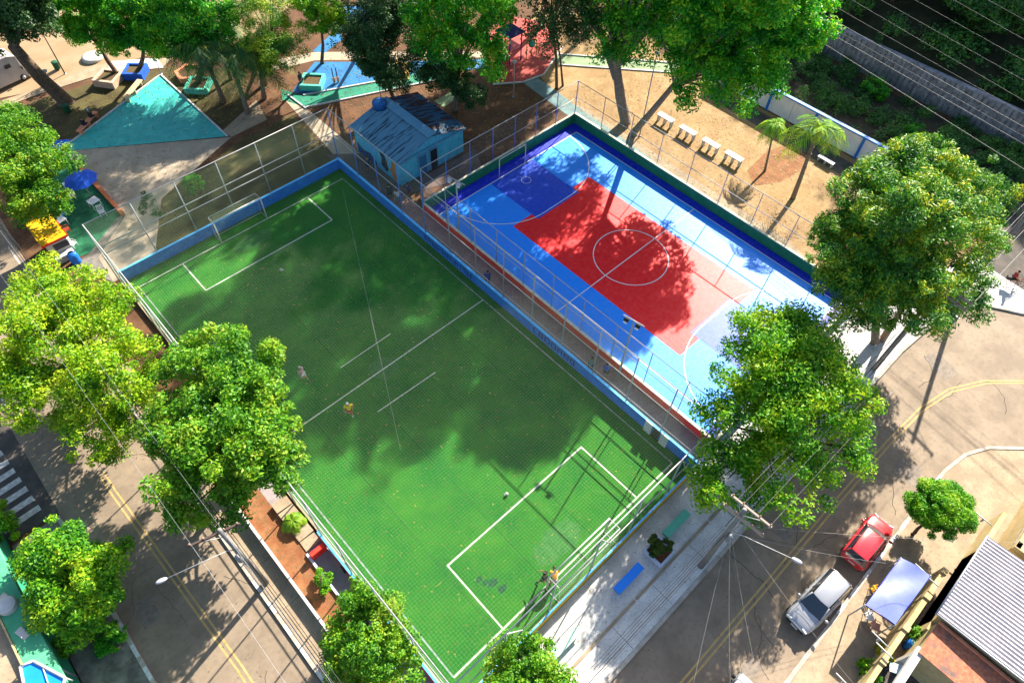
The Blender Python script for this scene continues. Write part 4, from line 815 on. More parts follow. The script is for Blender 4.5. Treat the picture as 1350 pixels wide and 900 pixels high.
for i, (q, lb) in enumerate((((876, 163), 'white stone bench nearest the thick trunk in the sandy park'), ((905, 180), 'second white stone bench from the thick trunk in the sandy park'), ((935, 197), 'third white stone bench from the thick trunk in the sandy park'), ((965, 214), 'white stone bench at the right end of the row in the sandy park'))):
    g = G(*q); slab_bench(lb, (g.x, g.y, 0), R(90), 1.75, .62, .75, WHITE, 'white stone benches in a row on the sandy ground', leg=CONCG)
g = G(1087, 216); slab_bench('lone white bench beside the dark path at the white plaster wall', (g.x, g.y, 0), R(88), 1.6, .45, .5, WHITE, None, leg=CONCG)
g = G(178, 124); g2 = G(118, 166)
slab_bench('long beige bench on the upper left edge of the turquoise floor', (g.x, g.y, 0), R(38), 3.0, .55, .6, BEIGE, None)
slab_bench('salmon bench with two seated people at the edge of the turquoise floor', (g2.x, g2.y, 0), R(38), 3.0, .5, .5, SALM, None)
def planter(label, px, py, size, rz, h, m_, soil=True, sides=4):
    g = G(px, py); t = thing('planter', label, 'planter', g)
    b = MB(); n_ = sides
    o = [(g.x+size*math.cos(rz+2*math.pi*k/n_), g.y+size*math.sin(rz+2*math.pi*k/n_)) for k in range(n_)]
    i_ = [(g.x+size*.76*math.cos(rz+2*math.pi*k/n_), g.y+size*.76*math.sin(rz+2*math.pi*k/n_)) for k in range(n_)]
    V = [(*p, 0) for p in o]+[(*p, h) for p in o]+[(*p, h) for p in i_]+[(*p, h-.15) for p in i_]
    F = []
    for k in range(n_):
        j = (k+1) % n_; F += [(k, j, n_+j, n_+k), (n_+k, n_+j, 2*n_+j, 2*n_+k), (2*n_+k, 2*n_+j, 3*n_+j, 3*n_+k)]
    b.add(V, F); b.build('planter_box', m_, t)
    b = MB(); b.poly([(*p, h-.14) for p in i_]); b.build('soil', mat('planter_soil', (0.06, 0.035, 0.02), (0.12, 0.07, 0.03), 8, rough=.95, c3=(0.04, 0.09, 0.01), s3=5, f3=.8), t)
    return t
planter('square pinkish beige planter around the left of the planter trees', 146, 108, 1.5, R(-8), .7, PINKB)
planter('square bright blue planter with a dark trunk', 181, 99, 1.35, R(2), .7, BLUED)
planter('salmon hexagonal planter beside the mint one', 252, 100, 1.45, R(20), .5, SALM, sides=6)
planter('mint green square planter at the right corner of the turquoise floor', 263, 116, 1.5, R(0), .55, MINTD)
planter('mint green planter box beside the blue play floor', 413, 112, 1.5, R(0), .6, MINTD)
planter('yellow edged planter box under the very dark tree', 526, 97, 1.5, R(0), .6, mat('planter_yellow', (0.6, 0.38, 0.08), rough=.7))
g = G(868, 728, .13); pl = thing('planter', 'white square planter with a low bush between the blue and mint benches', 'planter', g)
b = MB(); s = .6
for dx, dy, lx, ly in ((0, -s, 2*s+.1, .1), (0, s, 2*s+.1, .1), (-s, 0, .1, 2*s-.1), (s, 0, .1, 2*s-.1)): b.box((g.x+dx, g.y+dy, .3), (lx, ly, .4))
b.build('planter_box', mat('pale_blue_white', (), rough=.7), pl)
b = MB(); b.box((g.x, g.y, .22), (2*s-.1, 2*s-.1, .2)); b.build('soil', mat('red_soil', (0.16, 0.05, 0.025), (0.24, 0.09, 0.05), 9, rough=.95), pl)
tree('bush', 'round bush growing out of the white pavement planter', (g.x, g.y, .3), [(g.x+.05, g.y+.1, .85, .64, .64, .42)], 3800, .12, leafmat('bush_olive', [(0.02, 0.06, 0.01), (0.05, 0.11, 0.015), (0.12, 0.18, 0.02), (0.2, 0.14, 0.03)]), 91, .04, clump=.24, cat='bush')
# playground tower
g = G(672, 78); pt = thing('playground_tower', 'red and blue playground tower with slide on the red play floor', 'playground', g)
b = MB()
for sx in (-.8, .8):
    for sy in (-.8, .8): b.tube([(g.x+sx, g.y+sy, 0), (g.x+sx, g.y+sy, 3.0)], .07, 6)
b.build('frame', mat('play_blue', (0.02, 0.04, 0.35), rough=.5), pt)
b = MB(); b.box((g.x, g.y, 1.4), (1.8, 1.8, .1)); b.build('deck', mat('play_red', (0.55, 0.02, 0.02), rough=.5), pt)
b = MB(); b.add([(g.x-1.1, g.y-1.1, 3), (g.x+1.1, g.y-1.1, 3), (g.x+1.1, g.y+1.1, 3), (g.x-1.1, g.y+1.1, 3), (g.x, g.y, 3.9)], [(0, 1, 4), (1, 2, 4), (2, 3, 4), (3, 0, 4), (3, 2, 1, 0)]); b.build('roof', mat('play_navy', (0.03, 0.02, 0.14), rough=.6), pt)
b = MB(); 
for q in (-.3, .3): b.box((g.x-1.7, g.y-.7+q, .95), (2.1, .05, .25), R(25), (0, R(38), 0))
b.box((g.x-1.7, g.y-.7, .88), (2.1, .6, .05), R(25), (0, R(38), 0)); b.build('slide', mat('play_red', (), rough=.5), pt)
b = MB(); b.tube([(g.x+1.2, g.y-1.2, 0), (g.x+1.2, g.y-1.2, 2.2)], .05, 6); b.tube([(g.x+2.2, g.y-1.6, 0), (g.x+2.2, g.y-1.6, 2.0)], .05, 6); b.tube([(g.x+1.2, g.y-1.2, 2.1), (g.x+2.2, g.y-1.6, 2.0)], .05, 6); b.build('climbing_bar', mat('play_yellow', (0.6, 0.3, 0.02), rough=.5), pt)
b = MB(); b.ball((g.x+1.7, g.y-1.4, 1.6), (.35, .35, .35)); b.build('green_knob', mat('play_teal', (0.02, 0.35, 0.25), rough=.5), pt)
for (px, py, lb) in ((441, 110, 'left of two thin yellow exercise posts on the blue play floor'), (446, 109, 'right of two thin yellow exercise posts on the blue play floor')):
    g = G(px, py); t = thing('exercise_post', lb, 'post', g); b = MB(); b.tube([g, g+Vector((0, 0, 1.6))], .06, 6); b.build('pole', mat('play_navy', (), rough=.5), t); b = MB(); b.box(g+Vector((0, 0, .35)), (.18, .18, .5)); b.build('base', mat('play_yellow', (), rough=.5), t)
# park lamps and bins
def lamp_post(label, px, py, h, lean=(0, 0), m_=GALV, headm=None, r=.05):
    g = G(px, py); t = thing('lamp_post', label, 'lamp post', g); tp = g+Vector((lean[0], lean[1], h))
    b = MB(); b.tube([g, tp], [r*1.2, r*.8], 8); b.build('pole', m_, t)
    b = MB(); b.lathe(tp, [(.05, 0), (.2, .05), (.24, .16), (.1, .26)], 12); b.build('lamp_head', headm or WHITE, t)
    b = MB(); b.lathe(g, [(.14, 0), (.12, .06), (.07, .1)], 10); b.build('base', GALVD, t); return t
lamp_post('white thin lamp post in front of the massive leaning trunk', 85, 139, 3.4)
lamp_post('dark thin lamp post by the sandy street at top left', 86, 98, 4.6, m_=BLACK, headm=BLACK)
lamp_post('white thin post at the tip of the turquoise floor', 213, 98, 1.4)
lamp_post('thin grey post behind the blue house roof', 503, 128+6, 4.0)
lamp_post('thin pale lamp post by the red play floor', 677, 128, 3.6)
lamp_post('tall thin lamp post between the two trunks behind the court', 843, 180, 8.2, m_=GALVD)
def bin_(label, px, py, m_, h=.8):
    g = G(px, py); t = thing('litter_bin', label, 'bin', g); b = MB(); b.lathe(g, [(.2, 0.1), (.28, .15), (.3, h), (.32, h+.03), (.3, h+.05)], 14); b.build('bin_body', m_, t); b = MB(); b.lathe(g, [(.05, 0), (.05, .12)], 8); b.build('foot', GALVD, t)
bin_('dark green litter bin at the foot of the white lamp post', 91, 149, mat('bin_green', (0.01, 0.08, 0.04), rough=.6))
bin_('dark green litter bin beside the dark lamp post at top left', 77, 92, mat('bin_green', ()))
# kiosk, patio furniture
kx, ky = -2.75, 43.7
k = thing('kiosk', 'small food kiosk with a bright yellow roof and red trim', 'kiosk', (kx, ky, 0))
KY = mat('kiosk_yellow', (0.592, 0.311, 0.000), (0.629, 0.370, 0.015), 2, rough=.6)
b = MB(); b.box((kx, ky, 1.1), (1.5, 2.6, 2.2)); b.build('cabin', mat('kiosk_white', (0.45, 0.4, 0.38), rough=.7), k)
b = MB(); b.box((kx, ky, 2.29), (1.9, 3.1, .12), 0, (0, R(4), 0)); b.build('roof', KY, k)
b = MB(); b.box((kx, ky-1.57, 2.27), (1.95, .05, .16)); b.box((kx+.96, ky, 2.24), (.05, 3.1, .14)); b.build('roof_trim', mat('kiosk_red', (0.65, 0.03, 0.01), rough=.6), k)
b = MB(); b.box((kx+.2, ky-1.33, 1.55), (1.0, .05, .5)); b.build('serving_hatch', mat('hatch_dark', (0.03, 0.03, 0.04), rough=.5), k)
b = MB(); b.box((kx, ky-1.65, 1.0), (1.4, .5, .06)); b.build('counter', WHITE, k)
def table(label, px, py, top, s=.8, h=.73, rz=0):
    g = G(px, py); t = thing('plastic_table', label, 'table', (0, 0, 0)); t['_local'] = 1
    b = MB(); b.box((0, 0, h-.02), (s, s, .04)); b.build('tabletop', top, t, bevel=.01)
    for a_ in (-1, 1):
        for c_ in (-1, 1): b = MB(); b.tube([(a_*s*.46, c_*s*.46, 0), (a_*s*.4, c_*s*.4, h-.04)], .025, 6); b.build('leg', top, t)
    t.location = g; t.rotation_euler = (0, 0, rz)
def chair(label, px, py, m_, rz=0):
    g = G(px, py); t = thing('plastic_chair', label, 'chair', (0, 0, 0)); t['_local'] = 1
    b = MB(); b.box((0, 0, .43), (.46, .44, .04)); b.build('seat', m_, t, bevel=.01)
    b = MB()
    for k_ in (-.18, -.06, .06, .18): b.box((k_, .23, .66), (.06, .03, .42))
    b.box((0, .24, .88), (.46, .04, .08)); b.build('backrest', m_, t)
    for a_ in (-1, 1):
        for c_ in (-1, 1): b = MB(); b.tube([(a_*.22, c_*.21, 0), (a_*.19, c_*.18, .42)], .02, 6); b.build('leg', m_, t)
        b = MB(); b.tube([(a_*.23, -.18, .43), (a_*.24, -.18, .64), (a_*.24, .2, .66)], .02, 6); b.build('armrest', m_, t)
    t.location = g; t.rotation_euler = (0, 0, rz)
PW = mat('white_plastic', (0.62, 0.64, 0.68), rough=.4); PB = mat('blue_plastic', (0.02, 0.25, 0.55), rough=.4); PY = mat('yellow_plastic', (0.75, 0.42, 0.02), rough=.4); PR = mat('red_brown_plastic', (0.42, 0.08, 0.04), rough=.45)
table('white plastic table on the green patio nearest the low terracotta kerb', 96, 251, PW)
chair('white plastic chair above the upper patio table', 105, 240, PW, R(160)); chair('white plastic chair below the upper patio table', 98, 262, PW, R(-20))
table('white plastic table under the edge of the blue umbrella', 128, 273, PW, rz=.2); chair('white plastic chair in front of the table by the umbrella', 137, 284, PW, R(-10))
table('bright yellow plastic table half under the left tree', 84, 270, PY, .9); chair('blue plastic chair between yellow table and kiosk', 87, 287, PB, 1.0)
table('white plastic table with green things beside the kiosk', 84, 298, PW, .8, rz=.2); chair('red brown plastic chair right of the kiosk roof', 91, 307, PR, 1.5)
chair('lone white plastic chair on the lower end of the green patio', 99, 326, PW, .6); table('low turquoise table beside the blue barrel', 88, 329, mat('turq_plastic', (0.02, 0.35, 0.4), rough=.5), .7, .6)
u = G(122, 262); t = thing('parasol', 'open royal blue parasol on the green patio by the terracotta kerb', 'parasol', u)
b = MB(); b.tube([u, u+Vector((0, 0, 2.45))], .03, 8); b.build('pole', GALV, t)
b = MB(); n_ = 8; V = [u+Vector((0, 0, 2.55))]+[u+Vector((.7*math.cos(k_*math.pi/4), .7*math.sin(k_*math.pi/4), 2.38)) for k_ in range(n_)]+[u+Vector((1.3*math.cos(k_*math.pi/4), 1.3*math.sin(k_*math.pi/4), 2.02)) for k_ in range(n_)]
b.add(V, [(0, 1+k_, 1+(k_+1) % n_) for k_ in range(n_)]+[(1+k_, 9+k_, 9+(k_+1) % n_, 1+(k_+1) % n_) for k_ in range(n_)]); b.build('canopy', mat('parasol_blue', (0.01, 0.07, 0.48), (0.01, 0.09, 0.55), 3, rough=.8), t)
b = MB(); b.lathe(u, [(.3, 0), (.28, .06), (.05, .1)], 14); b.build('base', CONCD, t)
g = G(102, 346); t = thing('barrel', 'upright blue plastic barrel at the lower end of the patio', 'barrel', g)
b = MB(); b.lathe(g, [(.3, 0), (.34, .1), (.36, .45), (.34, .5), (.36, .55), (.34, .95), (.3, 1.0)]); b.build('barrel_body', mat('barrel_blue', (0.01, 0.14, 0.5), rough=.4), t)
b = MB(); b.lathe(g+Vector((0, 0, 1.0)), [(.27, 0), (.25, .03)]); b.build('lid', mat('barrel_lid', (0.01, 0.09, 0.36), rough=.4), t)
for i, (px, py, c, nm) in enumerate(((73, 338, (0.55, 0.2, 0.12), 'salmon'), (79, 335, (0.25, 0.2, 0.18), 'brownish grey'), (85, 336, (0.55, 0.4, 0.08), 'mustard yellow'), (74, 327, (0.3, 0.5, 0.4), 'pale green'))):
    g = G(px, py); t = thing('crate', nm+' goods crate in the cluster below the kiosk', 'crate', g)
    m_ = mat('crate_'+nm.replace(' ', '_'), c, (c[0]*.7, c[1]*.7, c[2]*.7), 8, rough=.7)
    b = MB()
    for dx, dy, lx, ly in ((0, -.48, .5, .04), (0, .48, .5, .04), (-.25, 0, .04, 1.0), (.25, 0, .04, 1.0)): b.box((g.x+dx, g.y+dy, .25), (lx, ly, .5))
    b.build('crate_side', m_, t); b = MB(); b.box((g.x, g.y, .36), (.46, .92, .08)); b.build('goods', m_, t)

# ================================================================== BUILDINGS LOWER LEFT AND LOWER RIGHT
GRNB = mat('green_roof_paint', (0.059, 0.333, 0.163), (0.089, 0.385, 0.207), 1.2, rough=.8, c3=(0.05, 0.3, 0.16), s3=4, f3=.5)
gb = thing('green_building', 'flat roofed building with a green painted roof edge at lower left', 'building', (-17, 15, 0))
b = MB(); b.box((-17.6, 15, 1.35), (6.6, 17, 2.7)); b.build('wall', mat('dark_green_wall', (0.02, 0.22, 0.12), (0.03, 0.28, 0.15), 2, rough=.8), gb)
b = MB(); b.box((-14.52, 15.5, 2.87), (1.15, 18, .34)); b.build('roof_edge', GRNB, gb)
b = MB(); b.box((-18.2, 15, 2.76), (6.0, 17, .12)); b.build('roof', CONC, gb)
b = MB(); b.box((-15.16, 14.5, 2.95), (.08, 16, .3)); b.build('parapet_trim', CREAM, gb)
for y, s in ((15.6, .7), (13.4, .55), (17.9, .6)):
    b = MB(); b.box((-14.6, y, 3.06), (.35, s, .06), .3); b.build('roof_patch', mat('peeled_plaster', (0.5, 0.45, 0.38), (0.6, 0.55, 0.5), 6, rough=.9), gb)
g = G(8, 797, 3.3); t = thing('water_tank', 'round white water tank on the green edged roof at the left border', 'water tank', (g.x, g.y, 2.82))
b = MB(); b.lathe((g.x, g.y, 2.82), [(.38, 0), (.46, .05), (.48, .4), (.46, .46)]); b.build('tank_body', WHITE, t); b = MB(); b.lathe((g.x, g.y, 3.28), [(.48, 0), (.4, .06), (.1, .12)]); b.build('lid', WHITE, t)
pts = [G(x, y, 3.3) for x, y in ((27, 878), (44, 871), (86, 893), (82, 912), (34, 915))]
t = thing('blue_canopy', 'bright blue canopy sheet with a white frame at the bottom left corner', 'canopy', pts[0])
b = MB(); b.prism([(p.x, p.y) for p in pts], 3.25, 3.3); b.build('sheet', mat('canopy_blue', (0.01, 0.22, 0.75), (0.01, 0.26, 0.8), 2, rough=.5), t)
b = MB()
for i in range(len(pts)): b.tube([pts[i]+Vector((0, 0, .03)), pts[(i+1) % len(pts)]+Vector((0, 0, .03))], .07, 6)
b.tube([pts[1].lerp(pts[2], .3)+Vector((0, 0, .04)), pts[3].lerp(pts[4], .3)+Vector((0, 0, .04))], .03, 6)
b.build('frame', WHITE, t)
b = MB()
for p in pts[:4]: b.tube([(p.x, p.y, 2.6), p], .04, 6)
b.build('support', WHITE, t)
g = G(80, 868); t = thing('drain_pipe', 'bent grey pipe in the gap beside the green building', 'pipe', g); b = MB(); b.tube([(g.x-.5, g.y+.5, 2.2), (g.x+.2, g.y-.2, 2.1), (g.x+.3, g.y-1.4, 1.8), (g.x+.3, g.y-1.5, .1)], .07, 8); b.build('pipe', GALVD, t)

bh = thing('corrugated_roof_house', 'house under a large pale corrugated roof at lower right', 'house', (23.2, -19.5, 0))
b = MB(); b.box((23.2, -20.2, 1.4), (5.7, 9.2, 2.8)); b.build('wall', CREAM, bh)
b = MB(); n_ = 104; V = []; xa, xb = 20.2, 26.25
for i in range(n_+1):
    x = xa+(xb-xa)*i/n_; o = .035*math.sin(i*math.pi/2)
    V += [(x, -15.35, 3.02+o), (x, -25, 3.5+o)]
b.add(V, [(2*i, 2*i+1, 2*i+3, 2*i+2) for i in range(n_)]); b.add([(v[0], v[1], v[2]-.02) for v in V], [(2*i+2, 2*i+3, 2*i+1, 2*i) for i in range(n_)])
b.build('roof', SHEET, bh)
b = MB(); b.tube([(20.15, -15.34, 3.0), (20.15, -25, 3.48)], .05, 6); b.tube([(20.1, -15.32, 2.98), (26.3, -15.32, 2.98)], .05, 6); b.build('gutter', GALVD, bh)
nb = thing('flat_roof_building', 'dark stained flat roof building at the right edge', 'building', (31, -19, 0))
b = MB(); b.box((30.4, -20.6, 1.3), (7.2, 8.0, 2.6)); b.build('wall', CREAM, nb)
b = MB(); b.box((30.4, -20.6, 2.66), (7.2, 8.0, .12)); b.build('roof', mat('stained_dark_roof', (0.08, 0.07, 0.065), (0.28, 0.25, 0.23), .9, rough=.9, ramp=(.45, .55)), nb)
b = MB(); b.box((27.0, -20.6, 2.9), (.5, 8.0, .36)); b.box((30.4, -16.75, 2.9), (7.2, .25, .36)); b.build('parapet', CREAM, nb)
te = thing('brick_terrace', 'dirty terracotta tiled terrace beside the corrugated roof', 'terrace', (18.6, -18, 0))
b = MB(); b.box((19.0, -19.4, 1.25), (2.1, 7.4, 2.5)); b.build('wall', CREAM, te)
b = MB(); b.box((19.0, -19.4, 2.53), (2.1, 7.4, .06)); b.build('floor', mat('terracotta_floor', (0.480, 0.170, 0.090), (0.300, 0.100, 0.060), 5, rough=.85, c3=(0.13, 0.10, 0.09), s3=1.6, f3=1.0, bump=.4), te)
b = MB(); b.box((20.08, -19.4, 2.6), (.12, 7.4, .2)); b.build('parapet', SALM, te)
gw = thing('garden_wall', 'thick cream garden wall beside the blue tarpaulin shelter', 'wall', (18.6, -14.9, 0))
b = MB(); b.box((18.6, -14.85, .9), (9.8, .26, 1.8)); b.build('panel', CREAM, gw)
b = MB()
for x in (14.2, 16.6, 19, 21.4, 23.4): b.box((x, -14.85, .95), (.34, .34, 1.9))
b.build('pier', CREAM, gw)
gw = thing('garden_wall', 'second cream wall at the edge of the corrugated roof', 'wall', (24, -15.4, 0))
b = MB(); b.box((24.6, -15.72, .9), (9.6, .24, 1.8)); b.build('panel', CREAM, gw)
t = thing('concrete_beam', 'long grey concrete beam running along the yard edge to the bottom', 'beam', (14, -15.7, 0))
b = MB(); b.box((14.0, -15.75, 2.3), (8.6, .38, .3)); b.build('beam', CONCG, t)
b = MB(); b.box((10.2, -15.75, 1.1), (.3, .3, 2.2)); b.box((17.9, -15.75, 1.1), (.3, .3, 2.2)); b.build('post', CONCG, t)
for i, (x, y) in enumerate(((1217, 752), (1226, 763), (1160, 842), (1166, 857), (1113, 898), (1297, 684))):
    g = G(x, y, 2.1); t = thing('steel_bar', ['white bar crossing the garden wall beside the tarpaulin', 'second white bar below the tarpaulin corner on the garden wall', 'upper white bar over the yellow bush', 'lower white bar over the yellow bush', 'white bar at the bottom edge on the garden wall', 'white bar by the round clipped tree'][i], 'bar', g)
    b = MB(); b.tube([g+Vector((.05, .5, 0)), g+Vector((-.05, -.5, .02))], .04, 6); b.build('rod', WHITE, t); b = MB(); b.box(g-Vector((0, 0, .15)), (.1, .1, .3)); b.build('bracket', GALVD, t)
sheet('yard_ground', rect(9, -22.5, 18, -15.2), .135, mat('yard_dirt', (0.06, 0.045, 0.04), (0.12, 0.10, 0.09), 1.2, rough=.95, c3=(0.03, 0.025, 0.02), s3=5, f3=.8))
# planter strip at wall and yard clutter
g = G(1195, 852, .2); t = thing('barrel', 'blue plastic drum standing in the yard corner', 'barrel', g); b = MB(); b.lathe(g, [(.25, 0), (.28, .4), (.25, .8)]); b.build('barrel_body', mat('barrel_blue', ()), t); b = MB(); b.lathe(g+Vector((0, 0, .8)), [(.2, 0), (.18, .03)]); b.build('lid', mat('barrel_lid', ()), t)
g = G(1176, 885, .2); t = thing('folding_table', 'small folding table with a pale blue cloth in the yard', 'table', g); b = MB(); b.box(g+Vector((0, 0, .7)), (.5, .9, .04), .5); b.build('tabletop', mat('cloth_pale_blue', (0.3, 0.5, 0.62), (0.6, 0.62, 0.62), 5, rough=.8), t)
for a_ in (-1, 1):
    for c_ in (-1, 1): b = MB(); b.tube([g+Vector((a_*.15, c_*.3, 0)), g+Vector((a_*.15, c_*.3, .68))], .02, 6); b.build('leg', GALVD, t)
# tarpaulin shelter
q = [G(x, y, 2.3) for x, y in ((1188, 735), (1227, 758), (1180, 823), (1141, 797))]
t = thing('tarpaulin_shelter', 'pale blue lilac tarpaulin shelter on poles beside the garden wall', 'shelter', ((q[0]+q[2])/2).to_2d().to_3d())
b = MB(); N = 10; V = []
for i in range(N+1):
    for j in range(N+1):
        u_, v_ = i/N, j/N; p = q[0].lerp(q[1], u_).lerp(q[3].lerp(q[2], u_), v_)
        V.append(p+Vector((0, 0, .10*math.sin(math.pi*u_)-.08*math.sin(math.pi*v_*2)*math.sin(math.pi*u_)+.03*math.sin(9*v_+5*u_))))
b.add(V, [(i*(N+1)+j, (i+1)*(N+1)+j, (i+1)*(N+1)+j+1, i*(N+1)+j+1) for i in range(N) for j in range(N)], True)
b.build('sheet', mat('tarpaulin', (0.126, 0.163, 0.482), (0.170, 0.207, 0.512), .8, rough=.5), t)
for p in q: b = MB(); b.tube([(p.x, p.y, .1), (p.x, p.y, p.z)], .04, 6); b.build('pole', GALV, t)
b = MB()
for i in range(4): b.tube([q[i]-Vector((0, 0, .04)), q[(i+1) % 4]-Vector((0, 0, .04))], .03, 6)
b.build('frame', mat('navy_hem', (0.02, 0.03, 0.3), rough=.6), t)
for px, py, lb, m_ in ((1150, 781, 'yellow plastic chair at the street side of the tarpaulin shelter', PY), (1142, 815, 'white plastic chair below the tarpaulin shelter', PW), (1150, 828, 'pinkish plastic chair near the lower corner of the tarpaulin', mat('pink_plastic', (0.5, 0.25, 0.2), rough=.5))): chair(lb, px, py, m_, rnd.random()*6)

# ================================================================== VEHICLES
def car(label, name, c, rz, L, W_, H, paint, kind='hatch', plate=True):
    t = thing(name, label, 'car', (0, 0, 0)); t['_local'] = 1; hw_ = W_/2
    if kind == 'hatch': st = [(-.5, .30, .62, .80), (-.485, .24, .88, .90), (-.42, .20, .96, .97), (-.2, .2, .94, 1), (.05, .2, .92, 1), (.2, .2, .90, 1), (.36, .2, .80, .97), (.46, .22, .70, .88), (.5, .30, .56, .72)]
    else: st = [(-.5, .35, .8, .9), (-.48, .25, 1.0, .95), (-.3, .2, 1.0, 1), (.2, .2, 1.0, 1), (.40, .2, .95, .98), (.48, .25, .8, .92), (.5, .35, .6, .82)]
    b = MB(); V = []
    prof = lambda zb, zt, k_: [(0, zb), (.86*k_, zb), (.97*k_, zb+.12), (1.0*k_, (zb+zt)/2), (.97*k_, zt-.10), (.86*k_, zt-.02), (.45*k_, zt+.015), (0, zt+.02)]
    for x, zb, zt, k_ in st:
        pr = prof(zb, zt, k_); ring = [(x*L, y*hw_, z) for y, z in pr]+[(x*L, -y*hw_, z) for y, z in pr[-2:0:-1]]
        V += ring
    n_ = len(ring); F = [(i*n_+j, i*n_+(j+1) % n_, (i+1)*n_+(j+1) % n_, (i+1)*n_+j) for i in range(len(st)-1) for j in range(n_)]
    F += [tuple(range(n_))[::-1], tuple(range((len(st)-1)*n_, len(st)*n_))]
    b.add(V, F, True); body = b.build('body', paint, t); md = body.modifiers.new('s', 'SUBSURF'); md.levels = 1; md.render_levels = 1
    zb_ = .90; zr = H
    bx0, bx1, rx0, rx1 = (-.485*L, .22*L, -.43*L, .06*L) if kind == 'hatch' else (-.48*L, .33*L, -.45*L, .2*L)
    bw, rw_ = hw_*.86, hw_*.66
    B_ = [(bx0, -bw, zb_), (bx1, -bw*.96, zb_-.02), (bx1, bw*.96, zb_-.02), (bx0, bw, zb_)]; T_ = [(rx0, -rw_, zr-.05), (rx1, -rw_, zr-.04), (rx1, rw_, zr-.04), (rx0, rw_, zr-.05)]
    def lp(a, c_, s): return tuple(a[i]+(c_[i]-a[i])*s for i in range(3))
    b = MB(); b.add(B_+T_, [(0, 1, 5, 4), (2, 3, 7, 6)]); b.build('side_window', GLASSD, t)
    bulge = lambda P, d: (P[0]+d, P[1], P[2]+.02)
    b = MB(); m0, m1 = bulge(lp(B_[1], B_[2], .5), .09*L/4), bulge(lp(T_[1], T_[2], .5), .06*L/4)
    b.add([B_[1], m0, B_[2], T_[2], m1, T_[1]], [(0, 1, 4, 5), (1, 2, 3, 4)], True); b.build('windscreen', GLASSD, t)
    b = MB(); m0, m1 = bulge(lp(B_[0], B_[3], .5), -.06), bulge(lp(T_[0], T_[3], .5), -.04)
    b.add([B_[3], m0, B_[0], T_[0], m1, T_[3]], [(0, 1, 4, 5), (1, 2, 3, 4)], True); b.build('rear_window', GLASSD, t)
    b = MB(); rx = rw_+.03
    xs = [rx0-.06, rx0+.12, (rx0+rx1)/2, rx1-.12, rx1+.05]; zs = [zr-.06, zr-.012, zr+.01, zr-.005, zr-.05]; ws = [.93, 1, 1.02, 1, .93]
    V = []; 
    for x, z, k_ in zip(xs, zs, ws): V += [(x, y*rx*k_, z-.045*abs(y)**3-(.03 if abs(y) == 1 else 0)) for y in (-1, -.85, -.4, 0, .4, .85, 1)]
    b.add(V, [(i*7+j, (i+1)*7+j, (i+1)*7+j+1, i*7+j+1) for i in range(4) for j in range(6)], True); b.build('roof', paint, t)
    for s in (-1, 1):
        for fr, m1 in ((0., 'front'), (.42, 'mid'), (1., 'rear')):
            p0 = lp(B_[1] if s < 0 else B_[2], B_[0] if s < 0 else B_[3], fr); p1 = lp(T_[1] if s < 0 else T_[2], T_[0] if s < 0 else T_[3], fr)
            b = MB(); b.tube([p0, p1], .038 if fr in (0, 1.) else .03, 6); b.build('pillar', paint, t)
        b = MB(); b.tube([(rx0, s*rw_, zr-.05), (rx1, s*rw_, zr-.04)], .035, 6); b.build('roof_rail', BLACK if kind == 'hatch' else paint, t)
        b = MB(); b.ball((bx1-.18, s*(hw_+.08), .98), (.09, .12, .08)); b.build('wing_mirror', paint, t)
        b = MB(); b.box((.474*L, s*hw_*.60, .62), (.09, .30, .13), s*-.25); b.build('headlight', mat('headlight_lens', (0.6, 0.62, 0.65), rough=.1), t, bevel=.02)
        b = MB(); b.box((-.468*L, s*hw_*.74, .76), (.07, .16, .26), s*.3); b.build('tail_light', mat('tail_red', (0.5, 0.01, 0.01), rough=.2), t, bevel=.02)
        for x in (.31*L, -.30*L):
            b = MB(); b.tube([(x, s*(hw_-.2), .31), (x, s*(hw_-.015), .31)], .31, 18); wh = b.build('wheel', BLACK, t)
            b = MB(); b.tube([(x, s*(hw_-.02), .31), (x, s*(hw_+.0), .31)], .19, 14); b.build('rim', CHROME, wh)
        for x in (.02*L, -.2*L):
            b = MB(); b.box((x, s*hw_*.985, .78), (.16, .03, .03)); b.build('door_handle', paint, t)
        b = MB(); 
        for x in (.16*L, -.04*L, -.22*L): b.box((x, s*hw_*.975, .62), (.012, .03, .5))
        b.build('door_seam', BLACK, t)
    b = MB(); b.box((.49*L, 0, .42), (.09, W_*.66, .16)); b.build('grille', BLACK, t, bevel=.02)
    b = MB(); b.box((-.497*L, 0, .55), (.03, .42, .12)); b.box((.503*L+.02, 0, .44), (.03, .42, .12)); b.build('number_plate', mat('plate_grey', (0.5, 0.5, 0.5), rough=.5), t)
    b = MB(); b.tube([(bx1+.02, -.35, .93), (bx1-.2, .25, 1.02)], .012, 5); b.tube([(bx1+.02, .15, .93), (bx1-.2, .6, 1.0)], .012, 5); b.build('wiper', BLACK, t)
    b = MB(); b.box((.5*(bx1+.44*L), 0, .895), (.012, W_*.7, .01)); 
    for s in (-1, 1): b.box((.31*L, s*hw_*.72, .868), (.24*L, .012, .01), 0, (0, R(6), 0))
    b.build('bonnet_seam', BLACK, t)
    t.location = c; t.rotation_euler = (0, 0, rz); return t
SILV = mat('silver_car_paint', (0.36, 0.37, 0.40), rough=.3, spec=.6, metal=.45, coat=.8); REDC = mat('red_car_paint', (0.55, 0.02, 0.03), rough=.3, spec=.5, coat=.9)
p0, p1 = G(1050, 822, .55), G(1106, 764, .75); d = p0-p1
car('silver estate hatchback parked at the kerb below the red car', 'parked_car', ((p0.x+p1.x)/2, (p0.y+p1.y)/2-.0, RZ), math.atan2(d.y, d.x), 4.05, 1.68, 1.48, SILV)
p0, p1 = G(1163, 689, .6), G(1127, 736, .75); d = p0-p1
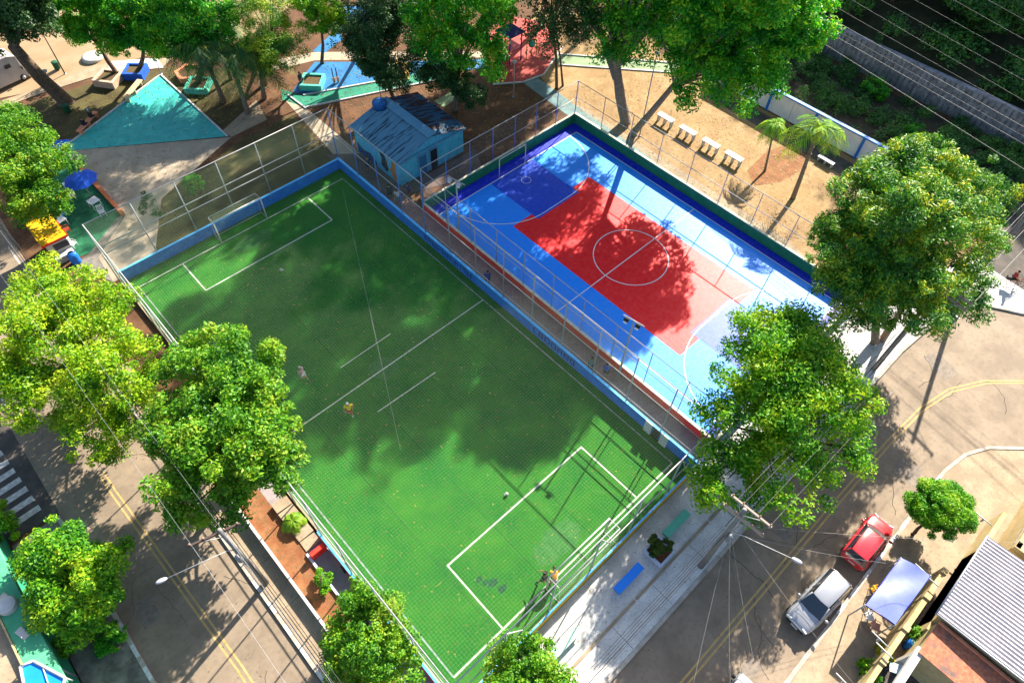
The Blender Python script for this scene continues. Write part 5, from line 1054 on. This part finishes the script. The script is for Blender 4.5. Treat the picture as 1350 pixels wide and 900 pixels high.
car('red hatchback parked at the kerb beside the tarpaulin shelter', 'parked_car', ((p0.x+p1.x)/2, (p0.y+p1.y)/2, RZ), math.atan2(d.y, d.x), 3.75, 1.62, 1.42, REDC)
# white van at the bottom edge and grey van top left
def van(label, c, rz, L, W_, H, paint, t=None, sidec=None):
    t = thing('parked_van', label, 'van', (0, 0, 0)); t['_local'] = 1
    b = MB(); V = []; F = []
    st = [(-.5, .4, H-.12, .95), (-.49, .3, H-.03, 1), (.26, .3, H, 1), (.36, .3, H-.25, .98), (.40, .3, 1.15, .97), (.49, .35, .95, .93), (.5, .4, .7, .88)]
    for x, zb, zt, k_ in st:
        hw_ = W_/2*k_; V += [(x*L, -hw_, zb), (x*L, hw_, zb), (x*L, hw_, (zb+zt)/2), (x*L, hw_*.93, zt-.08), (x*L, hw_*.84, zt), (x*L, -hw_*.84, zt), (x*L, -hw_*.93, zt-.08), (x*L, -hw_, (zb+zt)/2)]
    n_ = 8; F = [(i*n_+j, i*n_+(j+1) % n_, (i+1)*n_+(j+1) % n_, (i+1)*n_+j) for i in range(len(st)-1) for j in range(n_)]+[tuple(range(n_))[::-1], tuple(range((len(st)-1)*n_, len(st)*n_))]
    b.add(V, F, False); b.build('body', paint, t, bevel=.03)
    b = MB(); b.add([(.37*L, -W_*.42, H-.3), (.37*L, W_*.42, H-.3), (.41*L, W_*.45, 1.17), (.41*L, -W_*.45, 1.17)], [(0, 3, 2, 1)]); b.build('windscreen', GLASSD, t)
    for s in (-1, 1):
        for x in ((-.3, -.05, .2) if sidec else (.28,)): b = MB(); b.box((x*L, s*W_*.497, H*.68), (.55, .03, .34)); b.build('side_window', GLASSD, t)
        for x in (.32*L, -.3*L):
            b = MB(); b.tube([(x, s*(W_/2-.22), .34), (x, s*(W_/2+.01), .34)], .34, 16); wh = b.build('wheel', BLACK, t); b = MB(); b.tube([(x, s*(W_/2), .34), (x, s*(W_/2+.02), .34)], .18, 12); b.build('rim', GALV, wh)
        b = MB(); b.box((.49*L, s*W_*.36, .8), (.06, .25, .2)); b.build('headlight', mat('headlight_lens', ()), t)
        b = MB(); b.box((-.502*L, s*W_*.43, 1.0), (.03, .14, .4)); b.build('tail_light', mat('tail_red', ()), t)
        b = MB(); b.box((.36*L, s*(W_/2+.12), 1.3), (.1, .16, .24)); b.build('wing_mirror', BLACK, t)
    b = MB(); b.box((.505*L, 0, .45), (.06, W_*.9, .18)); b.box((-.505*L, 0, .45), (.06, W_*.9, .18)); b.build('bumper', BLACK, t)
    t.location = c; t.rotation_euler = (0, 0, rz); return t
g = G(984, 880, 1.9)
van('white van roof entering at the bottom edge of the street', (g.x-2.3, g.y-.85, RZ), 0, 4.7, 1.75, 1.95, mat('van_white', (0.8, 0.8, 0.78), rough=.4))
p0, p1 = G(5, 121), G(50, 100); d = (p1-p0).normalized(); c_ = p1-d*3.2+Vector((-d.y, d.x, 0))*1.15
van('grey panelled van parked by the pavement at the top left edge', (c_.x, c_.y, .03), math.atan2(d.y, d.x), 6.4, 2.2, 2.7, mat('van_grey', (0.36, 0.33, 0.33), (0.44, 0.41, 0.41), 1, rough=.5), sidec=True)
# round grey slab by the pavement
g = G(123, 78); t = thing('drain_cover', 'round grey concrete ring at the edge of the sandy street', 'concrete ring', g); b = MB(); b.lathe(g, [(1.0, 0), (1.0, .3), (.7, .34), (.3, .34)], 18); b.build('ring', CONCG, t)

# ================================================================== POLES, STREET LAMPS, CABLES
def pole(label, x, y, h, arms, lamp=None, r=.15, box=False):
    t = thing('utility_pole', label, 'utility pole', (x, y, .1)); b = MB(); b.tube([(x, y, .1), (x, y, h)], [r*1.2, r*.75], 12); b.build('pole', POLEC, t)
    for (z, ax, L, off, m_) in arms:
        dx, dy = math.cos(ax), math.sin(ax); cx, cy = x+off[0], y+off[1]
        b = MB(); b.box((cx, cy, z), (L, .1, .12), ax); a_ = b.build('crossarm', m_, t)
        for k_ in (-.46, -.2, .2, .46): b = MB(); b.lathe((cx+dx*L*k_, cy+dy*L*k_, z+.06), [(.03, 0), (.05, .05), (.03, .09), (.05, .13), (.02, .17)], 8); b.build('insulator', mat('insulator', (0.3, 0.2, 0.16), rough=.4), a_)
        b = MB(); b.tube([(x, y, z-.6), (cx+dx*L*.3, cy+dy*L*.3, z-.05)], .02, 5); b.tube([(x, y, z-.6), (cx-dx*L*.3, cy-dy*L*.3, z-.05)], .02, 5); b.build('brace', GALVD, a_)
    if box:
        b = MB(); b.lathe((x-.15, y-.3, h-3.4), [(.12, 0), (.16, .05), (.16, .6), (.12, .66)], 12); b.build('transformer', mat('transformer_grey', (0.2, 0.22, 0.24), rough=.5), t)
    if lamp:
        root, tip = Vector(lamp[0]), Vector(lamp[1]); b = MB(); b.tube([(x, y, root.z-.5), root.lerp(Vector((x, y, root.z)), .3), tip], .022, 8); la = b.build('lamp_arm', GALV, t)
        d = (tip-root).normalized(); b = MB(); a0 = math.atan2(d.y, d.x); 
        b.ball((0, 0, 0), (.28, .12, .08), 12, 8); M = Matrix.Translation(tip+d*.25) @ Matrix.Rotation(a0, 4, 'Z'); b.v = [tuple(M @ Vector(v)) for v in b.v]; b.build('lamp_head', mat('lamp_head_white', (0.42, 0.43, 0.46), rough=.3), la)
    return t
pole('utility pole with twin crossarms and street lamp under the big glossy tree', 14.3, -5.3, 8.6, [(8.5, R(92), 2.3, (.22, -.25), WOODG), (8.1, R(92), 2.3, (-.22, -.25), WOODG)], ((14.5, -6.3, 6.2), (15.1, -8.3, 6.5)), box=True)
pole('utility pole with several crossarms at the right street bend by the feathery tree', 34.5, -5.1, 9.0, [(8.9, R(80), 2.0, (.35, -.9), WOODG), (8.6, R(80), 2.0, (.0, -.9), WOODG), (7.6, R(80), 2.0, (.3, -.9), GALVD), (7.4, R(80), 2.0, (-.1, -.9), GALVD)], None, box=True)
pole('utility pole with one dark crossarm and a lamp over the side street', -4.6, 10.9, 8.3, [(8.0, R(165), 2.4, (-.3, .1), mat('dark_wood', (0.07, 0.05, 0.045), rough=.9))], ((-5.1, 10.9, 6.1), (-7.7, 11.6, 6.2)), box=True)
pole('utility pole at the right edge behind the feathery tree', 46.0, -6.0, 9.5, [(9.3, R(75), 2.2, (.1, -.4), GALVD)], None, .17)
def cable(label, p, q, sag=.3, r=.018, m_=CABLE, name='power_cable', group=None):
    p, q = Vector(p), Vector(q); b = MB(); P = []
    for i in range(17):
        s = i/16; P.append(p.lerp(q, s)-Vector((0, 0, sag*4*s*(1-s))))
    b.tube(P, r, 5, cap=False); return tag(b.build(name, m_), label, 'cable', group)
gq = 'bundle of black cables along the front kerb'
desc = ['thick lowest black cable', 'thin black cable nearest the benches', 'black cable second from the benches', 'middle black cable', 'black cable second from the kerb', 'outermost black cable', 'slack black cable']
for i, (dy, z, s) in enumerate(((0, 5.4, .5), (.34, 5.8, .35), (.22, 5.7, .4), (.1, 6.0, .4), (-.12, 5.9, .35))):
    cable(desc[i]+' of the bundle along the front kerb at the bottom', (14.3, -5.3+dy, z), (-22, -5.0+dy, z), s, .022 if i == 0 else .011, group=gq)
for i, (dy, z) in enumerate(((0, 5.6), (.25, 5.9), (-.2, 6.1))): cable(['black cable', 'upper black cable', 'outer black cable'][i]+' between the twin crossarm pole and the bend pole', (14.3, -5.3+dy, z), (34.5, -5.1+dy, z), .5, .02)
for i, (dy) in enumerate((-1.1, -.35, .4, .75)): cable(['outermost pale wire', 'second pale wire', 'third pale wire', 'innermost pale wire'][i]+' running from the bend pole past the feathery tree', (14.3, -5.5+dy, 8.7), (34.8, -5.9+dy, 9.1), .4, .004, WIREL); cable(['outermost pale wire', 'second pale wire', 'third pale wire', 'innermost pale wire'][i]+' from the bend pole to the right edge', (34.8, -5.9+dy, 9.1), (46.1, -6.2+dy, 9.5), .25, .012, WIREL)
for i, (dx, z) in enumerate(((0, 5.6), (.15, 5.8), (-.12, 6.0), (.28, 5.9))): cable(['thick lowest black cable', 'inner black cable', 'outer black cable', 'slack black cable'][i]+' along the side pavement at bottom left', (-4.6+dx, 10.9, z), (-4.5+dx, -14, z), .5, .028 if i == 0 else .018); cable(['thick lowest black cable', 'inner black cable', 'outer black cable', 'slack black cable'][i]+' along the side street up to the kiosk', (-4.6+dx, 10.9, z), (-5.2+dx, 52, z), .7, .02)
for i, dx in enumerate((-1.0, .4)): cable(['outer', 'inner'][i]+' pale wire over the side street through the left trees', (-4.9+dx, 11.0, 8.2), (-5.6+dx, 52, 8.6), .5, .005, GALVD); cable(['outer', 'inner'][i]+' pale wire over the side pavement at bottom left', (-4.9+dx, 11.0, 8.2), (-4.9+dx, -16, 8.2), .4, .006, GALVD)
# drop wires across the street to the houses at lower right
drops = [((14.3, -5.5, 6.0), G(1190, 738, 3)), ((14.3, -5.5, 5.9), G(1168, 742, 2.8)), ((14.5, -5.4, 6.4), G(1350, 715, 4)), ((14.4, -5.4, 5.8), G(1010, 940, 4)), ((14.3, -5.4, 6.0), G(985, 945, 4)), ((14.2, -5.4, 6.1), G(965, 950, 4)), ((14.3, -5.4, 5.7), G(905, 945, 4)), ((14.5, -5.5, 6.3), G(1150, 930, 3.5))]
dn = ['wire drooping from the twin crossarm pole to the tarpaulin corner', 'wire from the pole to the red car side of the shelter', 'long pale wire from the pole across the street past the round tree', 'thin wire dropping from the pole to the bottom edge right of the white van', 'thin wire dropping from the pole over the white van', 'thin wire dropping from the pole just left of the white van', 'leftmost thin wire from the pole down across the street', 'thin wire from the pole over the silver car to the yard']
for (p, q_), lb in zip(drops, dn): cable(lb, p, q_, .35, .006, WIREL if rnd.random() < .6 else CABLE)
# high voltage lines over the wood
hv = [((1058, 40), (1350, 223)), ((1077, 34), (1350, 190)), ((1082, 28), (1350, 180)), ((1078, 15), (1350, 167.5)), ((1085, 0), (1350, 150)), ((1123, 0), (1350, 133)), ((1161, 0), (1350, 106)), ((1206, 0), (1350, 80)), ((1257, 0), (1350, 52)), ((1302, 0), (1350, 26))]
od = ['first', 'second', 'third', 'fourth', 'fifth', 'sixth', 'seventh', 'eighth', 'ninth', 'tenth']
for i, (a_, c_) in enumerate(hv):
    z = 9.5+.35*i; p, q_ = G(*a_, z), G(*c_, z); d = (q_-p)
    cable(od[i]+' overhead line counted from the retaining wall over the dark wood', p-d*.8, q_+d*.8, .0, .016 if i in (0, 1, 3) else .008, mat('weathered_wire', (0.30, 0.28, 0.27), rough=.5), 'overhead_line', 'overhead lines over the dark wood')

# ================================================================== PEOPLE
SK = mat('skin', (0.28, 0.13, 0.08), rough=.6); HAIR = mat('dark_hair', (0.02, 0.014, 0.012), rough=.7)
def skinned(name, V, E, Rr, m_, parent, root=0, sub=2):
    me = bpy.data.meshes.new(name); me.from_pydata([tuple(v) for v in V], E, []); o = bpy.data.objects.new(name, me); C.objects.link(o)
    s = o.modifiers.new('skin', 'SKIN'); s.use_smooth_shade = True; sl_ = me.skin_vertices[0].data if me.skin_vertices else None
    if sl_ is None:
        bm_ = bmesh.new(); bm_.from_mesh(me); bm_.verts.layers.skin.verify(); bm_.to_mesh(me); bm_.free(); sl_ = me.skin_vertices[0].data
    for i, r in enumerate(Rr): sl_[i].radius = (r, r) if not hasattr(r, '__len__') else r; sl_[i].use_root = (i == root)
    ss = o.modifiers.new('sub', 'SUBSURF'); ss.levels = sub; ss.render_levels = sub
    me.materials.append(m_); o.parent = parent; o['_local'] = 1; return o
def person(label, c, rz, pose='stand', shirt=(.5, .5, .5), short=(.05, .05, .08), h=1.74, skin=SK, hair=HAIR, shoe=(0.05, 0.05, 0.05), cap=None):
    t = thing('person', label, 'person', (0, 0, 0)); t['_local'] = 1; k = h/1.74
    J = dict(pel=(0, 0, .93), wai=(0, 0, 1.08), che=(0, .0, 1.3), nek=(0, 0, 1.48), hed=(0, .03, 1.62), top=(0, .02, 1.70))
    A = {}
    for s, n_ in ((-1, 'l'), (1, 'r')):
        A['sh'+n_] = (s*.19, 0, 1.42); A['el'+n_] = (s*.25, -.02, 1.14); A['ha'+n_] = (s*.25, .08, .9); A['fi'+n_] = (s*.25, .11, .80)
        A['hi'+n_] = (s*.10, 0, .88); A['kn'+n_] = (s*.12, .03, .48); A['an'+n_] = (s*.13, 0, .09); A['to'+n_] = (s*.15, .16, .04)
    J.update(A)
    if pose == 'walk': J.update(knl=(-.11, .16, .50), anl=(-.12, .22, .10), tol=(-.12, .38, .05), knr=(.11, -.06, .48), anr=(.12, -.34, .14), tor=(.13, -.24, .03), ell=(-.26, -.14, 1.16), hal=(-.24, -.12, .93), fil=(-.24, -.08, .84), elr=(.26, .12, 1.17), har=(.22, .3, 1.05), fir=(.2, .38, 1.0))
    if pose == 'run': J.update(knl=(-.11, .3, .62), anl=(-.12, .08, .30), tol=(-.12, .2, .2), knr=(.11, -.1, .5), anr=(.12, -.36, .12), tor=(.13, -.26, .03), ell=(-.3, -.2, 1.2), hal=(-.24, -.02, 1.06), fil=(-.22, .06, 1.03), elr=(.3, .16, 1.2), har=(.18, .36, 1.2), fir=(.14, .42, 1.24))
    if pose == 'bend':
        J.update(wai=(0, .08, 1.02), che=(0, .26, 1.14), nek=(0, .42, 1.22), hed=(0, .53, 1.26), top=(0, .6, 1.28))
        for s, n_ in ((-1, 'l'), (1, 'r')): J['sh'+n_] = (s*.19, .36, 1.2); J['el'+n_] = (s*.24, .4, .92); J['ha'+n_] = (s*.17, .42, .68); J['fi'+n_] = (s*.15, .44, .6); J['kn'+n_] = (s*.14, .12, .5)
    if pose == 'sit':
        dz = -.42
        for n_ in ('pel', 'wai', 'che', 'nek', 'hed', 'top'): J[n_] = (J[n_][0], J[n_][1], J[n_][2]+dz)
        for s, n_ in ((-1, 'l'), (1, 'r')):
            J['sh'+n_] = (s*.19, 0, 1.0); J['el'+n_] = (s*.24, .06, .74); J['ha'+n_] = (s*.15, .3, .62); J['fi'+n_] = (s*.12, .38, .60)
            J['hi'+n_] = (s*.10, .02, .5); J['kn'+n_] = (s*.13, .44, .5); J['an'+n_] = (s*.13, .48, .09); J['to'+n_] = (s*.14, .64, .04)
    J = {a: Vector(v)*k for a, v in J.items()}
    names = list(J); ix = {n_: i for i, n_ in enumerate(names)}
    rad = dict(pel=.125, wai=.115, che=.135, nek=.058, hed=.095, top=.07, shl=.06, shr=.06, ell=.042, elr=.042, hal=.032, har=.032, fil=.026, fir=.026, hil=.085, hir=.085, knl=.058, knr=.058, anl=.04, anr=.04, tol=.036, tor=.036)
    E = [('pel', 'wai'), ('wai', 'che'), ('che', 'nek'), ('nek', 'hed'), ('hed', 'top')]
    for n_ in 'lr': E += [('che', 'sh'+n_), ('sh'+n_, 'el'+n_), ('el'+n_, 'ha'+n_), ('ha'+n_, 'fi'+n_), ('pel', 'hi'+n_), ('hi'+n_, 'kn'+n_), ('kn'+n_, 'an'+n_), ('an'+n_, 'to'+n_)]
    V = [J[n_] for n_ in names]; Rr = [rad[n_]*k for n_ in names]; EE = [(ix[a], ix[b_]) for a, b_ in E]
    # fingers: short chains leaving each palm
    for n_, s in (('l', -1), ('r', 1)):
        d = (J['fi'+n_]-J['ha'+n_]).normalized(); sd_ = Vector((0, 1, 0)) if abs(d.y) < .7 else Vector((1, 0, 0)); sd_ = (sd_-d*sd_.dot(d)).normalized()
        for q, l_ in ((-.03, .055), (-.01, .07), (.012, .068), (.032, .05)):
            V.append(J['fi'+n_]+sd_*q+d*l_); Rr.append(.010); EE.append((ix['fi'+n_], len(V)-1))
        V.append(J['ha'+n_]+sd_*.06+d*.06); Rr.append(.012); EE.append((ix['ha'+n_], len(V)-1))
    skinned('body', V, EE, Rr, skin, t)
    def part(nm, keys, edges, f, m_, add=()):
        V = [J[a] for a in keys]; i_ = {a: i for i, a in enumerate(keys)}; skinned(nm, V, [(i_[a], i_[b_]) for a, b_ in edges], [rad[a]*k*f+.012 for a in keys], m_, t)
    ms = mat('cloth_%02d%02d%02d' % tuple(int(x*99) for x in shirt), shirt, tuple(x*.8 for x in shirt), 12, rough=.9)
    J['sl2'] = J['shl'].lerp(J['ell'], .6); J['sr2'] = J['shr'].lerp(J['elr'], .6); rad['sl2'] = .05; rad['sr2'] = .05; J['nk2'] = J['che'].lerp(J['nek'], .55); rad['nk2'] = .085
    part('shirt', ['pel', 'wai', 'che', 'nk2', 'shl', 'shr', 'sl2', 'sr2'], [('pel', 'wai'), ('wai', 'che'), ('che', 'nk2'), ('che', 'shl'), ('che', 'shr'), ('shl', 'sl2'), ('shr', 'sr2')], 1.08, ms)
    mp = mat('cloth_%02d%02d%02d' % tuple(int(x*99) for x in short), short, tuple(x*.8 for x in short), 12, rough=.9)
    for n_ in 'lr': J['k2'+n_] = J['hi'+n_].lerp(J['kn'+n_], .8); rad['k2'+n_] = .066
    part('shorts', ['pel', 'hil', 'hir', 'k2l', 'k2r'], [('pel', 'hil'), ('pel', 'hir'), ('hil', 'k2l'), ('hir', 'k2r')], 1.12, mp)
    mb2 = mat('cloth_%02d%02d%02d' % tuple(int(x*99) for x in shoe), shoe, rough=.8) if shoe != short and shoe != shirt else mp
    for n_ in 'lr': part('shoe', ['an'+n_, 'to'+n_], [('an'+n_, 'to'+n_)], 1.15, mb2)
    b = MB(); hp = J['hed'].lerp(J['top'], .55); bk = Vector((0, -.018, .01)); b.ball(hp+bk, (.092*k, .105*k, .095*k), 12, 8); b.build('cap' if cap else 'hair', mat('cap_cloth_%d' % int(cap[0]*99), cap, rough=.8) if cap else hair, t)
    b = MB(); b.ball(J['hed']+Vector((0, .1*k, .0)), (.012, .02, .02), 8, 6); b.build('nose', skin, t)
    b = MB()
    for s in (-1, 1): b.ball(J['hed']+Vector((s*.033, .085*k, .03)), (.012, .01, .01), 8, 6)
    b.build('eyes', HAIR, t)
    t.location = c; t.rotation_euler = (0, 0, rz); return t
g = G(402, 502); person('person in a pinkish white shirt standing bent on the pitch left of the centre line', g, R(200), 'walk', (.62, .36, .36), (.5, .5, .52), cap=(.5, .45, .42))
g = G(465, 548); person('person in a bright yellow shirt running on the halfway line of the pitch', (g.x-.1, g.y, TZ), R(150), 'run', (.75, .55, .0), (.35, .06, .03), cap=(.6, .58, .55), shoe=(.5, .5, .5))
g = G(731, 772); person('person in an orange shirt bending at the near goal', (g.x, g.y+.1, TZ), R(-40), 'bend', (.85, .36, .04), (.4, .38, .3))
g = G(716, 768); person('person in black clothes standing beside the near goal post', (g.x, g.y, TZ), R(20), 'walk', (.03, .03, .04), (.03, .03, .04))
g = G(643, 377); person('person in dark blue walking on the paved walkway by the blue wall', g, R(140), 'walk', (.02, .03, .25), (.03, .03, .10))
g = G(797, 498); person('person in blue and black walking on the walkway near the floodlight', g, R(-50), 'walk', (.03, .06, .32), (.02, .02, .02))
g = G(777, 490); person('person in a grey green top standing against the blue wall on the walkway', g, R(-80), 'stand', (.14, .22, .20), (.05, .05, .06))
g = G(539, 262); person('person in navy standing at the house corner on the walkway', g, R(200), 'stand', (.02, .03, .16), (.02, .02, .06))
g = G(526, 270); person('person with a light shirt and teal shorts near the house corner', g, R(150), 'walk', (.5, .5, .5), (.05, .25, .28), shoe=(.5, .5, .5))
g = G(515, 264); person('person in dark clothes between the house and the blue wall', g, R(-30), 'stand', (.02, .05, .06), (.02, .03, .05))
g = G(487, 228); person('person in a dark jacket furthest up the walkway by the house', g, R(-30), 'bend', (.04, .04, .07), (.03, .03, .05))
g = G(120, 166); person('seated person in black with dark hair on the salmon bench', (g.x-.5, g.y-.25, 0.0), R(-55), 'sit', (.02, .02, .03), (.02, .02, .06))
person('seated person with a light blue cap on the salmon bench', (g.x+.45, g.y+.45, 0.0), R(-55), 'sit', (.03, .03, .03), (.03, .03, .04), cap=(.2, .5, .6))
g = G(399, 116); person('person in dark clothes standing at the mint planter by the play floor', g, R(200), 'stand', (.05, .05, .08), (.02, .02, .04))
g = G(1331, 377)
# bicycle and rider at the right edge
bk = thing('bicycle', 'dark bicycle ridden at the right edge of the street bend', 'bicycle', (g.x, g.y, .04)); a0 = R(-60); D = Vector((math.cos(a0), math.sin(a0), 0)); O = Vector((g.x, g.y, .04))
for s, nm in ((-.52, 'wheel'), (.52, 'wheel')):
    b = MB(); cc = O+D*s+Vector((0, 0, .34)); b.tube([cc+D*.32*math.cos(k_*math.pi/10)+Vector((0, 0, .32*math.sin(k_*math.pi/10))) for k_ in range(21)], .022, 6); wv = b.build(nm, BLACK, bk)
    b = MB(); [b.tube([cc, cc+D*.31*math.cos(k_*math.pi/5)+Vector((0, 0, .31*math.sin(k_*math.pi/5)))], .005, 4) for k_ in range(10)]; b.build('spokes', GALV, wv)
b = MB(); A = lambda s, z: O+D*s+Vector((0, 0, z)); b.tube([A(-.52, .34), A(-.1, .3), A(.4, .85), A(-.2, .82), A(-.1, .3)], .02, 6); b.tube([A(-.52, .34), A(-.2, .82)], .015, 6); b.tube([A(.38, .98), A(.4, .85), A(.52, .34)], .02, 6); b.build('frame', mat('bike_red', (.3, .02, .02), rough=.4), bk)
b = MB(); S_ = Vector((-D.y, D.x, 0)); b.tube([A(.38, .98)-S_*.26, A(.40, 1.0), A(.38, .98)+S_*.26], .015, 6); b.build('handlebar', BLACK, bk); b = MB(); b.box(A(-.22, .88), (.24, .14, .06), a0); b.build('saddle', BLACK, bk)
b = MB(); b.box(A(-.5, .8), (.3, .28, .28), a0); b.build('rear_box', BLACK, bk)
person('person in a red and black top riding the bicycle at the right edge', (O.x-.14, O.y+.2, .48-.08), a0-R(90), 'sit', (.25, .03, .03), (.02, .02, .02))
# sports balls and small things
for px, py, lb in ((371, 357, 'white football lying near the far goal area'), (668, 652, 'pale football on the near penalty spot')):
    g = G(px, py); t = thing('football', lb, 'ball', (g.x, g.y, TZ)); b = MB(); b.ball((g.x, g.y, TZ+.11), .11, 16, 12); b.build('ball', WHITE, t); b = MB(); [b.ball((g.x+.07*math.cos(k_), g.y+.07*math.sin(k_), TZ+.18), (.035, .035, .012), 8, 6) for k_ in (0, 2.1, 4.2)]; b.build('patches', BLACK, t)
g = G(876, 586); t = thing('wall_gate', 'grey metal double gate set in the blue wall near the front corner', 'gate', (18.9, 1.9, 0))
for y in (2.6, 1.3): b = MB(); b.box((18.78, y, .62), (.06, .55, 1.2)); b.build('door_leaf', CONCG, t)
b = MB(); b.box((18.77, 1.95, .6), (.04, .5, 1.1)); b.build('opening', BLACK, t)
g = G(458, 748); t = thing('trolley', 'dark wheeled trolley leaning in the grey concrete strip', 'trolley', (g.x-.1, g.y, .06)); b = MB(); b.box((g.x-.1, g.y, .3), (.35, .4, .12)); b.build('tray', BLACK, t)
for s in (-1, 1): b = MB(); b.tube([(g.x-.1+s*.17, g.y-.15, .18), (g.x-.1+s*.2, g.y-.15, .18)], .12, 10); b.build('wheel', BLACK, t)
b = MB(); b.tube([(g.x-.1, g.y+.1, .35), (g.x-.25, g.y+1.4, .9)], .02, 6); b.build('handle', WHITE, t)
for o in list(bpy.data.objects):
    if '_local' in o: del o['_local']
